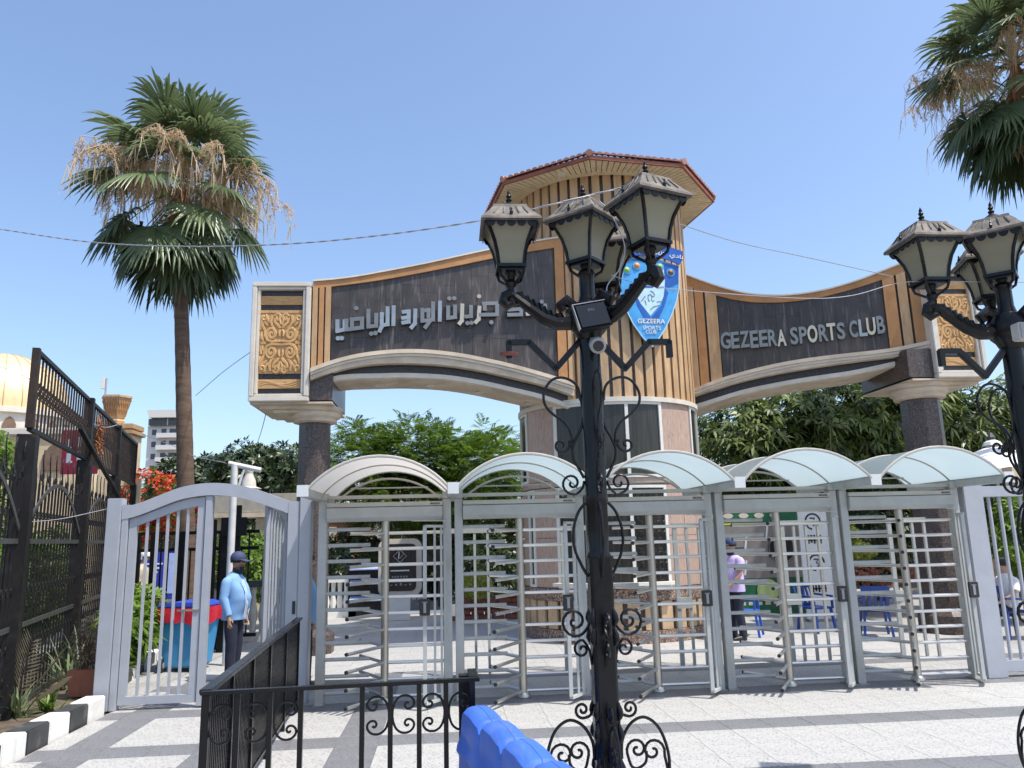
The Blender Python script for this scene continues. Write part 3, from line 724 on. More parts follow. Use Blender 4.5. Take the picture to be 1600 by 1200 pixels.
for c, mt_ in (((362,240),'ball_orange'),((258,285),'ball_green'),((600,250),'ball_green'),((714,310),'ball_brown')):
    a, b = SH(*c)
    mb = MB(); mb.prism([(a+.085*math.cos(t), b+.085*math.sin(t)) for t in [R(20*k) for k in range(18)]], shN*.03, shU, (0,0,1), -.003 if shU.cross(Vector((0,0,1))).dot(shN) < 0 else .003); d_ = mb.build('disc', M['sky_blue_print'], shield)
    mb = MB(); P = shU*a+Vector((0,0,b))+shN*.032
    mb.add([tuple(P+shU*(.06*math.cos(t))*c2+Vector((0,0,.06*math.sin(t)*c2))+shN*(.03*(1-c2*c2))) for c2 in (1,.7,.35) for t in [R(30*k) for k in range(12)]]+[tuple(P+shN*.032)],
           [(r_*12+k, r_*12+(k+1)%12, (r_+1)*12+(k+1)%12, (r_+1)*12+k) for r_ in (0,1) for k in range(12)]+[(24+k, 24+(k+1)%12, 36) for k in range(12)])
    mb.build('ball', M[mt_], shield, True)
sk = MB()
for pl_ in ([(505,500),(535,520),(550,545)],[(480,555),(500,535),(520,555),(545,558)],[(520,560),(515,590),(525,612),(545,600)],[(405,612),(425,590),(450,555)],[(445,600),(455,625),(460,650)],[(480,545),(478,580),(490,610),(500,600)],[(570,615),(620,612)],[(500,700),(540,665),(600,650)]):
    sk.tube([shU*a+Vector((0,0,b))+shN*.031 for a, b in [SH(*p) for p in pl_]], .005, 4)
sk.build('sketch_lines', M['print_black'], shield)
sh_poly([(285,60),(420,62),(560,58),(700,50),(835,98),(832,190),(800,235),(700,190),(560,150),(420,135),(290,140)], .03, .03, 'name_band', M['shield_blue'])
def sh_text(body, zx, zy, wpx, hpx, mt, name='printed_words', o0=.0325, tilt=0, bold=.0):
    a, b = SH(zx, zy); k = abs(SH(zx+100, zy)[0]-a)/100
    me = text_mesh(body, 1, .003, bold, mt); xs = [v.co.x for v in me.vertices]; ys = [v.co.y for v in me.vertices]
    me.transform(Matrix.Rotation(tilt, 4, 'Z') @ Matrix.Diagonal((wpx*k/(max(xs)-min(xs)), hpx*k/(max(ys)-min(ys)), 1, 1)) @ Matrix.Translation((-min(xs), -min(ys), 0)))
    o = place(name, me, shield); o.matrix_basis = frame_mat(shU*a+Vector((0,0,b))+shN*o0, shU, Vector((0,0,1)), shN); return o
sh_text('GEZEERA', 372, 838, 285, 48, M['print_white'], bold=.01)
sh_text('SPORTS', 425, 905, 185, 42, M['print_white'])
sh_text('CLUB', 455, 945, 110, 34, M['print_white'])
sh_text('\uFEF1\uFEA9\uFE8E\uFEE7', 690, 165, 140, 62, M['print_white'], o0=.065, tilt=-.24, bold=.012)
sh_text('\uFE93\uFEAE\uFEF3\uFEB0\uFE9F', 520, 130, 140, 60, M['print_white'], o0=.065, tilt=-.10, bold=.012)
sh_text('\uFEA9\uFEAD\uFEEE\uFEDF\uFE8D', 340, 118, 150, 52, M['print_white'], o0=.065, tilt=-.03, bold=.012)
# ================================================================ TURNSTILES
TX0, TPITCH, TY = -.785, 1.632, 9.63
HB = TPITCH/2
def arch_pts(zs, rise, half, n=16):
    Rr = (half*half+rise*rise)/(2*rise); a = math.asin(half/Rr)
    return [(Rr*math.sin(-a+2*a*i/n), zs+rise-Rr+Rr*math.cos(-a+2*a*i/n)) for i in range(n+1)]
arm_m = MB(); arm_m.tube([(0,0,0),(.66,0,0)], .0195, 8); arm_m = arm_m.mesh('arm', M['steel'], True)
cap_m = MB(); cap_m.tube([(.66,0,0),(.684,0,0)], .0215, 8); cap_m = cap_m.mesh('arm_cap', M['rubber'], True)
comb_m = MB(); comb_m.tube([(0,0,0),(.52,0,0)], .022, 8); comb_m = comb_m.mesh('comb_bar', M['turnstile_grey'], True)
def make_turnstile():
    t = thing('turnstile', 'x', 'turnstile', (TX0, TY, 0))
    for s in (-1, 1):
        p = MB(); p.box(s*.745-.05, s*.745+.05, -.06, .06, 0, 2.345); p.build('post', M['turnstile_grey'], t, bevel=.006)
        p = MB(); p.box(s*.745-.065, s*.745+.065, -.10, .10, 0, .012); p.build('base_plate', M['steel_dull'], t)
    b = MB(); b.prism([(-.115,2.135),(-.08,2.09),(.08,2.09),(.115,2.135),(.115,2.255),(-.115,2.255)], (-.693,0,0), (0,1,0), (0,0,1), 1.386); b.build('drive_housing', M['turnstile_grey'], t, bevel=.004)
    b = MB(); b.box(-.693, .693, -.105, .105, 2.262, 2.315); h = b.build('cover_strip', M['rail_beige'], t, bevel=.004)
    me = text_mesh('MAGNA', 1, .0008, .03, M['print_black']); me.transform(Matrix.Diagonal((.032, .034, 1, 1)))
    o = place('maker_mark', me, h); o.matrix_basis = frame_mat(Vector((.545,-.1062,2.276)), Vector((1,0,0)), Vector((0,0,1)), Vector((0,-1,0)))
    b = MB(); b.box(-.693, .693, -.03, .03, 2.362, 2.405); b.build('tie_rail', M['rail_beige'], t)
    for s in (-1, 1):
        b = MB(); b.box(s*.745-.052, s*.745+.052, -.075, .075, 2.347, 2.43); b.build('post_head', M['turnstile_grey'], t)
    # rotor
    r = MB(); r.lathe([(.047,.06),(.047,2.09)], 16); rot = r.build('rotor', M['steel_dull'], t, True)
    for k in range(11):
        for a in (-1, 119, 239):
            z = 1.945-.187*k
            place('arm', arm_m, rot, (.04*math.cos(R(a)), .04*math.sin(R(a)), z), R(a)); 
        
    caps = MB()
    for k in range(11):
        for a in (-1, 119, 239):
            z = 1.945-.187*k; c = Vector((math.cos(R(a)), math.sin(R(a)), 0)); caps.tube([c*.70+Vector((0,0,z)), c*.722+Vector((0,0,z))], .0215, 8)
    tag(caps.build('arm_caps', M['rubber'], rot, True), kind='stuff')
    r = MB(); r.lathe([(.085,.004),(.085,.03),(.06,.06)], 16); r.build('rotor_foot', M['steel_dull'], t, True)
    for k in range(11): place('comb_bar', comb_m, t, (-.70, 0, 2.0-.187*k))
    # guard: three uprights on an arc in front of the right post, with top and bottom channel
    arcp = [Vector((.49,-.52,0)), Vector((.60,-.38,0)), Vector((.675,-.25,0)), Vector((.715,-.11,0))]
    for i, q in enumerate(arcp):
        g = MB(); wd = .042 if i in (0,) else .026; g.box(q.x-wd/2, q.x+wd/2, q.y-wd/2, q.y+wd/2, .09, 2.0); g.build('guard_bar', M['turnstile_grey'], t)
    for z in (.075, 2.01):
        g = MB()
        for a, b in zip(arcp, arcp[1:]): g.bar(a+Vector((0,0,z)), b+Vector((0,0,z)), .045, .03)
        g.build('guard_channel', M['turnstile_grey'], t)
    g = MB(); g.bar((.35,-.50,2.075), (.745,-.10,2.075), .05, .012); g.build('guard_bracket', M['rail_beige'], t)
    # card reader
    c = MB(); c.box(.43, .55, -.575, -.545, 1.02, 1.20); cr = c.build('card_reader', M['rubber'], t, bevel=.006)
    c = MB(); c.box(.475, .505, -.579, -.5755, 1.05, 1.16); c.box(.46, .52, -.579, -.5755, 1.162, 1.17); c.build('reader_slot', M['print_dim'], cr)
    # rear guard frame on the inner side
    f = MB(); f.box(.74, 1.34, 1.58, 1.63, 1.93, 2.0); f.build('rear_guard_rail', M['turnstile_grey'], t)
    for k in range(4):
        f = MB(); wd = .06 if k == 0 else .035; x = .74+wd/2+k*.185; f.box(x-wd/2, x+wd/2, 1.585, 1.625, 0, 1.928); f.build('rear_guard_bar', M['turnstile_grey'], t)
    f = MB(); f.box(.74, .96, 1.575, 1.635, .80, .95); f.build('lock_box', M['turnstile_grey'], t)
    # canopy
    AP = arch_pts(2.435, .345, HB-.055, 18)
    for i, (y0, y1) in enumerate(((-.985,-.012),(.012,.985))):
        s = MB(); s.strip([(a, y0, b) for a, b in AP], [(a, y1, b) for a, b in AP]); s.build('canopy_sheet', M['sheet_blue'], t, True)
    for y in (-1.0, 0, 1.0):
        r = MB(); r.tube([(a, y, b) for a, b in AP], .0165, 6); r.build('canopy_rib', M['rail_beige'], t, True)
    AP2 = arch_pts(2.38, .27, HB-.16, 16)
    r = MB(); r.tube([(a, .62, b) for a, b in AP2], .014, 6); r.build('inner_arch', M['rail_beige'], t, True)
    r = MB(); r.tube([(-.50,.62,2.53),(.50,.62,2.53)], .010, 6); r.build('inner_tie', M['rail_beige'], t, True)
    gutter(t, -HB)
    return t
def gutter(t, x):
    g = MB(); g.box(x-.058, x+.058, -.995, 1.0, 2.355, 2.47); gu = g.build('gutter', M['turnstile_grey'], t)
    e = MB(); e.box(x-.062, x+.062, -1.015, -.996, 2.35, 2.475); e.build('gutter_end', M['gutter_sunlit'], gu)  # end cap coloured white to imitate sun on the front face
    rv = MB()
    for s in (-1, 1):
        for k in range(7): rv.tube([(x+s*.056, -.85+k*.28, 2.44), (x+s*.064, -.85+k*.28, 2.44)], .011, 6)
    tag(rv.build('rivets', M['steel_dull'], gu), kind='stuff')
T0 = make_turnstile()
TL = ['leftmost turnstile with dusty white arched canopy beside the swing gate', 'turnstile with pale blue canopy second from the swing gate, left of the black lamp post',
      'turnstile with pale blue canopy standing right behind the black lamp post', 'turnstile with pale blue canopy between the one behind the lamp post and the last one',
      'last turnstile on the right with pale blue canopy beside the grey railing']
TS = [T0]+[copy_tree(T0) for _ in range(4)]
for i, o in enumerate(TS):
    o.location.x = TX0+TPITCH*i; o.rotation_euler.z = R((0,.25,-.2,.15,-.3)[i]); tag(o, TL[i], 'turnstile', 'turnstiles in a row under arched canopies')
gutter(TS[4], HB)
for ch in T0.children:
    if ch.name.startswith('canopy_sheet'):
        ch.data = ch.data.copy(); ch.data.materials[0] = M['sheet_white']

# ================================================================ GREY SWING GATE (left)
GY = 9.85
gate = thing('swing_gate', 'grey painted steel double gate under a curved top beside the leftmost turnstile', 'gate', (-2.9, GY, 0))
def gfin(mb, name, mt=None, par=gate, **k):
    o = mb.build(name, mt or M['grey_paint'], par, **k); o.matrix_parent_inverse = Matrix.Translation(-gate.location) if par is gate else Matrix(); return o
mb = MB(); mb.box(-4.13, -3.96, GY-.08, GY+.08, 0, 2.44); gfin(mb, 'gate_post', bevel=.008)
mb = MB(); mb.box(-3.955, -3.88, GY-.06, GY+.06, 0, 2.36); gfin(mb, 'gate_post', bevel=.006)
mb = MB(); mb.box(-1.84, -1.70, GY-.09, GY+.09, 0, 2.50); gfin(mb, 'gate_post', bevel=.008)
mb = MB(); mb.box(-1.985, -1.845, GY-.07, GY+.07, 0, 2.36); gp_ = gfin(mb, 'gate_post', bevel=.006)
mb = MB(); mb.box(-1.90, -1.865, GY-.078, GY-.0705, 1.02, 1.17); gfin(mb, 'lock_plate', M['rubber'])
# swept arch beam: pixel trace of its upper edge, turned into the gate plane
TA = [at(*p, GY) for p in [(186,793),(215,789),(250,775),(285,761),(320,755),(350,755),(375,758),(400,764),(430,775),(455,784),(470,786)]]
TA = [(-3.955, TA[0].z)]+[(p.x, p.z) for p in TA[1:-1]]+[(-1.845, TA[-1].z)]
TAs = smooth_prof(TA, -3.955, -1.845, 32)
def gband(prof, d0, d1, y0, y1):
    mb = MB(); n = len(prof)
    rows = [[(u, y0, z+d0) for u, z in prof], [(u, y0, z+d1) for u, z in prof], [(u, y1, z+d1) for u, z in prof], [(u, y1, z+d0) for u, z in prof]]
    for r_ in rows: mb.v += r_
    for i in range(n-1):
        for q in range(4):
            q2 = (q+1) % 4; mb.f.append((q*n+i, q*n+i+1, q2*n+i+1, q2*n+i)); mb.m.append(0)
    for i in (0, n-1): mb.f.append((i, n+i, 2*n+i, 3*n+i)); mb.m.append(0)
    return mb
gfin(gband(TAs, -.15, 0, GY-.065, GY+.065), 'arch_beam')
mb = MB(); mb.box(-2.98, -2.90, GY-.05, GY+.05, .02, interp(TAs, -2.94)-.155); gfin(mb, 'meeting_stile', bevel=.006)
# fixed leaf: frame and bars
def leaf(x0, x1, prof, nb, par):
    lt = smooth_prof([(u, interp(prof, u)-.165) for u in [x0+(x1-x0)*i/12 for i in range(13)]], x0, x1, 12)
    f = gband(lt, -.10, 0, GY-.03, GY+.03); f.box(x0, x1, GY-.03, GY+.03, .06, .15)
    f.box(x0, x0+.085, GY-.029, GY+.029, .151, interp(lt, x0)-.05); f.box(x1-.085, x1, GY-.029, GY+.029, .151, interp(lt, x1)-.05)
    lf = gfin(f, 'gate_leaf', par=par)
    for k in range(nb):
        x = x0+.085+(x1-x0-.17)*(k+1)/(nb+1); b = MB(); b.box(x-.015, x+.015, GY-.012, GY+.012, .15, interp(lt, x)-.09); o = b.build('gate_bar', M['grey_paint'], lf); o.matrix_parent_inverse = Matrix()
    return lf
l1 = leaf(-3.87, -2.99, TAs, 5, gate)
mb = MB(); mb.bar((-3.25,GY-.03,1.10), (-3.0,GY-.03,1.10), .03, .02); b = mb.build('gate_bolt', M['steel_dull'], l1); b.matrix_parent_inverse = Matrix()
# open leaf, hinged on the right post and swung inward
l2 = leaf(-2.89, -2.0, TAs, 5, gate)
hx = -1.99; l2.matrix_basis = Matrix.Translation((hx, GY+.05, 0)) @ Matrix.Rotation(R(-60), 4, 'Z') @ Matrix.Translation((-hx, -GY, 0))

# ================================================================ GREY RAILING (right)
rr = thing('grey_railing', 'light grey steel railing with round bars right of the last turnstile', 'railing', (6.8, 9.65, 0))
def rfin(mb, name, mt=None, par=rr, root=rr, **k):
    o = mb.build(name, mt or M['grey_paint'], par, **k)
    o.matrix_parent_inverse = Matrix.Translation(-root.location) if par is root else Matrix(); return o
mb = MB(); mb.box(6.60, 6.87, 9.55, 9.75, 0, 2.44); rfin(mb, 'railing_post', bevel=.01)
mb = MB(); mb.box(6.873, 10.5, 9.6, 9.7, 2.22, 2.36); rfin(mb, 'top_rail', bevel=.006)
mb = MB(); mb.box(6.873, 10.5, 9.6, 9.7, .06, .20); rfin(mb, 'bottom_rail', bevel=.006)
bm_ = MB(); bm_.lathe([(.022,.20),(.022,2.22)], 10); bm_ = bm_.mesh('railing_bar', M['grey_paint'], True)
for k in range(24):
    o = place('railing_bar', bm_, rr); o.matrix_parent_inverse = Matrix.Translation(-rr.location); o.matrix_basis = Matrix.Translation((7.0+.145*k, 9.65, 0))

# ================================================================ BLACK ENCLOSURE RAILING (front)
br = thing('black_railing', 'low black iron railing with C scrolls enclosing a corner in front of the gate', 'railing', (-1.48, 5.08, 0))
def bfin(mb, name, mt=None, par=br, **k):
    o = mb.build(name, mt or M['black_gloss'], par, **k); o.matrix_parent_inverse = Matrix.Translation(-br.location) if par is br else Matrix(); return o
P0, P1, P2 = Vector((-1.49,5.06,0)), Vector((.155,5.16,0)), Vector((-1.77,9.55,0))
RZ = 1.0
mb = MB(); mb.bar(P0+Vector((-.02,0,RZ-.012)), P1+Vector((.02,0,RZ-.012)), .05, .022); bfin(mb, 'handrail', bevel=.003)
mb = MB(); mb.bar(P0+Vector((0,.026,RZ-.010)), P2+Vector((0,0,RZ-.010)), .075, .026); bfin(mb, 'handrail', bevel=.003)
mb = MB(); mb.bar(P1+Vector((-.015,.026,RZ-.011)), P1+Vector((-.02,.34,RZ-.011)), .06, .024); bfin(mb, 'handrail', bevel=.003)
mb = MB(); mb.bar(P0+Vector((0,0,.12)), P1+Vector((0,0,.12)), .03, .02); bfin(mb, 'bottom_rail')
mb = MB(); mb.bar(P0+Vector((0,0,.10)), P2+Vector((0,0,.10)), .03, .02); bfin(mb, 'bottom_rail')
U1 = (P1-P0).normalized(); L1 = (P1-P0).length
def on1(px):   # railing bars traced from the photo at mid height
    d = ray(px, 1110); nrm = Vector((-U1.y, U1.x, 0)); t = (P0-Vector((0,0,CAMZ))).dot(nrm)/d.dot(nrm); return ((Vector((0,0,CAMZ))+d*t)-P0).dot(U1)
post_m = MB(); post_m.box(-.021,.021,-.021,.021,0,RZ-.025); post_m = post_m.mesh('railing_post', M['black_gloss'], bevel=.003)
bar_m = MB(); bar_m.box(-.015,.015,-.015,.015,.02,RZ-.024); bar_m = bar_m.mesh('railing_bar', M['black_gloss'], bevel=.002)
def putm(name, me, P, rz=0):
    o = place(name, me, br); o.matrix_parent_inverse = Matrix.Translation(-br.location); o.matrix_basis = Matrix.Translation(P) @ Matrix.Rotation(rz, 4, 'Z'); return o
for px, w_ in ((322,1),(371,0),(422,0),(470,0),(566,0),(610,0),(655,0),(697,0),(738,0)):
    putm('railing_post' if w_ else 'railing_bar', post_m if w_ else bar_m, P0+U1*on1(px))
putm('railing_post', post_m, P1+Vector((-.02,.34,0)))
mb = MB(); mb.box(-.05,.05,-.05,.05,0,RZ-.03); putm('railing_post', mb.mesh('railing_post', M['black_gloss'], bevel=.004), P1+Vector((-.06,.30,0)))
def cscroll(px, opening, zc, k=1.0):
    u = on1(px); s_ = opening
    half = [(-.070,0),(-.064,.045),(-.044,.086),(-.008,.108),(.034,.104),(.060,.078),(.060,.050),(.040,.032),(.016,.034),(.006,.053),(.018,.068),(.032,.060)]
    ctrl = [Vector((x, -z)) for x, z in half[:0:-1]]+[Vector(h) for h in half]
    path = []
    for i in range(len(ctrl)-1):
        p0, p1, p2, p3 = ctrl[max(0,i-1)], ctrl[i], ctrl[i+1], ctrl[min(len(ctrl)-1,i+2)]
        for j in range(4):
            t = j/4; path.append(.5*((2*p1)+(p2-p0)*t+(2*p0-5*p1+4*p2-p3)*t*t+(3*p1-p0-3*p2+p3)*t**3))
    mb = MB(); mb.tube([P0+U1*(u+s_*q.x*k)+Vector((0,0,zc+q.y*k)) for q in path], .0075, 6); bfin(mb, 'scroll', smooth=True)
for px, s_ in ((345,1),(401,-1),(447,1),(590,-1),(631,1),(677,-1),(719,1)):
    cscroll(px, s_, .805); cscroll(px, s_, .33)
# long side panel of close pickets with rows of curled ornaments
U2 = (P2-P0).normalized(); L2 = (P2-P0).length; rz2 = math.atan2(U2.y, U2.x)
pk = MB(); pk.box(-.008,.008,-.006,.006,.06,RZ-.02); pk = pk.mesh('picket', M['black_gloss'])
npk = 84
for i in range(npk): putm('picket', pk, P0+U2*(.08+(L2-.12)*i/npk), rz2)
for i in (0, 14, 29, 45, 64, 83): putm('railing_post', post_m, P0+U2*(.05+(L2-.1)*i/npk), rz2)
orn = MB()
for i in range(npk):
    u = .08+(L2-.12)*(i+.5)/npk; du = (L2-.12)/npk
    for zc in (.90, .80, .44, .36):
        for s_ in (-1, 1):
            c = P0+U2*u+Vector((0,0,zc))
            orn.tube([c+U2*(s_*du*.42*math.cos(a)*(1-t*.6))+Vector((0,0,.040*math.sin(a)*(1-t*.6))) for t, a in [(j/6, -1.2+j*.95) for j in range(7)]], .0045, 3, cap=False)
tag(bfin(orn, 'curled_ornaments'), kind='stuff')

# ================================================================ BLUE PLASTIC BARRIER
bb = thing('plastic_barrier', 'blue moulded plastic barrier with rounded stepped top by the black railing', 'barrier', (.12, 4.9, 0))
A_, B_ = Vector((.135,4.96,0)), Vector((.52,3.30,0)); ub = (B_-A_).normalized(); nb_ = Vector((-ub.y, ub.x, 0)); Lb = (B_-A_).length
if nb_.x < 0: nb_ = -nb_
V, F = [], []
ns, prof_n = 90, 0
def barrier_ring(s_):
    ph = (s_/.42) % 1; hump = .86+.028*min(1, ph*5)*min(1, (1-ph)*2.2)-.03*(ph > .93)
    hw = .078+.010*min(1, (1-ph)*6)*min(1, ph*8)
    e = min(1, s_/.03); hump -= .05*(1-e)**2
    return [(-.18,.0),(-.18,.22),(-.105,.42),(-.098,.60),(-.115,.63),(-.108,.665),(-.090,.70),(-hw-.005,.76),(-hw,hump-.035),(-hw+.03,hump-.006),(-.03,hump),(.03,hump),(hw-.03,hump-.006),(hw,hump-.035),(hw+.005,.76),(.090,.70),(.108,.665),(.115,.63),(.098,.60),(.105,.42),(.18,.22),(.18,.0)]
mb = MB(); rings = []
for i in range(ns+1):
    s_ = Lb*i/ns; rr_ = [A_+ub*s_+nb_*a+Vector((0,0,b)) for a, b in barrier_ring(s_)]; rings.append(len(mb.v)); mb.v += [tuple(p) for p in rr_]; k = len(rr_)
for i in range(ns):
    for j in range(k-1): mb.f.append((rings[i]+j, rings[i]+j+1, rings[i+1]+j+1, rings[i+1]+j)); mb.m.append(0)
mb.f.append(tuple(range(k))); mb.m.append(0); mb.f.append(tuple(rings[-1]+j for j in range(k))[::-1]); mb.m.append(0)
o = mb.build('barrier_shell', M['plastic_blue'], bb, True); o.matrix_parent_inverse = Matrix.Translation(-bb.location)
mb = MB()
for k in range(3): mb.lathe([(.07,-.004),(.07,.012),(.05,.014),(.045,-.004)], 16, (0,0,0))
sm_ = MB(); sm_.tube([A_+ub*(Lb*i/ns)+nb_*.0+Vector((0,0,barrier_ring(Lb*i/ns)[10][1])) for i in range(2, ns)], .0028, 5); o = sm_.build('mould_seam', M['plastic_blue'], bb, True); o.matrix_parent_inverse = Matrix.Translation(-bb.location)
# recessed fork sockets along the visible side
mb = MB()
for k in range(3):
    c = A_+ub*(.30+.5*k)-nb_*.108+Vector((0,0,.50)); mb.tube([c+nb_*.02, c-nb_*.012], [.075,.06], 16)
o = mb.build('barrier_socket', M['chair_navy'], bb, True); o.matrix_parent_inverse = Matrix.Translation(-bb.location)
# ================================================================ TALL BLACK IRON FENCE (left)
tf = thing('iron_fence', 'tall black wrought iron fence with raised upper panel along the planter bed', 'fence', (-4.71, 9.0, 0))
FD = Vector((-.258,1,0)); FO = Vector((-4.71,9.0,0)); FL = FD.length; FU = FD.normalized(); frz = math.atan2(FU.y, FU.x)
def fp(t, z, o=0.0): return FO+FD*t+Vector((0,0,z))+Vector((FU.y,-FU.x,0))*o
def ffin(mb, name, mt=None, **k):
    o = mb.build(name, mt or M['iron_dusty'], tf, **k); o.matrix_parent_inverse = Matrix.Translation(-tf.location); return o
def fputm(name, me, P):
    o = place(name, me, tf); o.matrix_parent_inverse = Matrix.Translation(-tf.location); o.matrix_basis = Matrix.Translation(P) @ Matrix.Rotation(frz, 4, 'Z'); return o
POSTS = [(-2.6, 2.5, .16), (0, 3.12, .19), (3.25, 3.17, .19), (6.15, 3.17, .19), (8.75, 3.2, .12)]
for t, zt, w_ in POSTS:
    mb = MB(); mb.box(-w_/2, w_/2, -w_/2, w_/2, 0, zt); fputm('fence_post', mb.mesh('fence_post', M['iron_dusty'], bevel=.006), fp(t, 0))
pick = MB(); pick.box(-.011,.011,-.011,.011,.16,2.62); pick.add([(-.02,-.008,2.62),(.02,-.008,2.62),(.02,.008,2.62),(-.02,.008,2.62),(0,0,2.82)], [(0,1,4),(1,2,4),(2,3,4),(3,0,4)]); pick = pick.mesh('picket', M['iron_dusty'])
upick = MB(); upick.box(-.010,.010,-.010,.010,3.20,4.08); upick = upick.mesh('upper_picket', M['rust_iron'])
for (t0, z0, _), (t1, z1, _) in zip(POSTS, POSTS[1:]):
    n = int((t1-t0)*FL/.175)
    for i in range(1, n): fputm('picket', pick, fp(t0+(t1-t0)*i/n, 0))
    for z in (.16, 1.03, 1.95):
        mb = MB(); mb.bar(fp(t0+.09, z, .016), fp(t1-.09, z, .016), .055, .014, up=FU.cross(Vector((0,0,1)))); ffin(mb, 'rail', M['brace_grey'])
    # bowed flat band
    mb = MB(); N_ = 14; pts = [(t0+.1+(t1-t0-.2)*i/N_, 2.08+.58*math.sin(math.pi*i/N_)) for i in range(N_+1)]
    for (a, za), (b, zb) in zip(pts, pts[1:]): mb.bar(fp(a, za, .02), fp(b, zb, .02), .055, .014, up=FU.cross(Vector((0,0,1))))
    ffin(mb, 'bowed_rail', M['brace_grey'])
    # curled ornaments in rows, and long S scrolls under the top
    mb = MB(); u = Vector((FU.x, FU.y, 0)); step = .175/FL
    for i in range(n):
        t = t0+(t1-t0)*(i+.5)/n
        for zc, rr_ in ((.50,.055),(.82,.05),(1.42,.055),(2.26,.05)):
            for s_ in (-1, 1):
                c = fp(t, zc, .004); mb.tube([c+u*(s_*rr_*math.cos(a)*(1-q*.65))+Vector((0,0,rr_*math.sin(a)*(1-q*.65))) for q, a in [(j/7, -1.5+j*.9) for j in range(8)]], .006, 3, cap=False)
    for i in range(0, n, 2):
        t = t0+(t1-t0)*(i+.5)/n
        if z0 > 3 or t > -1:
            mb.tube([fp(t+.03*math.sin(j*.9), 2.62+.06*j, .006) for j in range(8)], .009, 4)
            c = fp(t, 2.70, .006); mb.tube([c+u*(.07*math.cos(a)*(1-q*.6))+Vector((0,0,.07*math.sin(a)*(1-q*.6))) for q, a in [(j/9, j*.8) for j in range(10)]], .008, 4)
    tag(ffin(mb, 'curled_ornaments'), kind='stuff')
for (t0, _, _), (t1, _, _) in zip(POSTS[1:], POSTS[2:]):
    n = int((t1-t0)*FL/.165)
    for i in range(1, n): fputm('upper_picket', upick, fp(t0+(t1-t0)*i/n, 0))
    for z in (3.19, 4.09):
        mb = MB(); mb.bar(fp(t0, z), fp(t1, z), .05, .05); ffin(mb, 'upper_rail', M['iron_dusty'])
    mb = MB(); u = Vector((FU.x, FU.y, 0))
    for i in range(n):
        t = t0+(t1-t0)*(i+.5)/n
        for zc in (3.62, 3.72):
            for s_ in (-1, 1):
                c = fp(t, zc, .004); mb.tube([c+u*(s_*.048*math.cos(a)*(1-q*.65))+Vector((0,0,.055*math.sin(a)*(1-q*.65))) for q, a in [(j/6, -1.5+j*.95) for j in range(7)]], .0065, 3, cap=False)
    tag(ffin(mb, 'upper_ornaments', M['rust_iron']), kind='stuff')
for t, w_ in ((0,.075),(3.25,.13),(6.15,.11),(8.75,.06)):
    mb = MB(); mb.box(-w_/2, w_/2, -w_/2, w_/2, 3.2, 4.13 if t else 4.12); fputm('upper_post', mb.mesh('upper_post', M['rust_iron'] if t == 0 else M['iron_dusty']), fp(t, 0))
mb = MB(); mb.bar(fp(2.15, 3.52, .10), fp(6.2, 2.72, .12), .06, .05); ffin(mb, 'brace', M['iron_dusty'])
mb = MB(); mb.tube([fp(8.95, 0, .08), fp(8.95, 3.3, .08)], .06, 8); ffin(mb, 'end_pipe', M['beige_wall'])
mb = MB()
for k in range(60):   # dead creeper caught on the panel
    c = fp(4.0+rng.gauss(0,.10), 3.62+rng.gauss(0,.16), .04); d = Vector((rng.gauss(0,1), rng.gauss(0,1), rng.gauss(0,1.4))).normalized()*.09
    mb.bar(c-d, c+d, .022, .004)
o = mb.build('dry_creeper', M['bark_fibre']); tag(o, 'clump of dry brown creeper hanging on the upper fence panel', 'dead plant')

# black fence and gate frame inside
bf = thing('iron_fence', 'black iron railing with tall posts around the palm trunk behind the grey gate', 'fence', (-5.5, 15.5, 0))
def bffin(mb, name, mt=None, **k):
    o = mb.build(name, mt or M['black_iron'], bf, **k); o.matrix_parent_inverse = Matrix.Translation(-bf.location); return o
fy = 15.0
for px in (212, 238, 282, 345):
    x = at(px, 900, fy).x; mb = MB(); mb.box(x-.05, x+.05, fy-.05, fy+.05, 0, 2.1); bffin(mb, 'fence_post')
for z in (2.05, 1.75, .2):
    x0, x1 = at(205, 850, fy).x, at(405, 850, fy).x; mb = MB(); mb.box(x0, x1, fy-.02, fy+.02, z, z+.06); bffin(mb, 'rail')
for k in range(16):
    x = at(215+k*11.5, 900, fy).x; mb = MB(); mb.box(x-.012, x+.012, fy-.012, fy+.012, .26, 1.75 if k % 3 else 2.05); bffin(mb, 'fence_bar')
for px in (332, 351, 370):
    x = at(px, 850, 14.6).x; mb = MB(); mb.box(x-.055, x+.055, 14.55, 14.65, 0, 2.55 if px > 360 else 2.3); bffin(mb, 'fence_post')
mb = MB(); x0, x1 = at(349, 830, 14.6).x, at(388, 830, 14.6).x; mb.box(x0, x1, 14.44, 14.5, 2.0, 2.33); bffin(mb, 'black_plate')

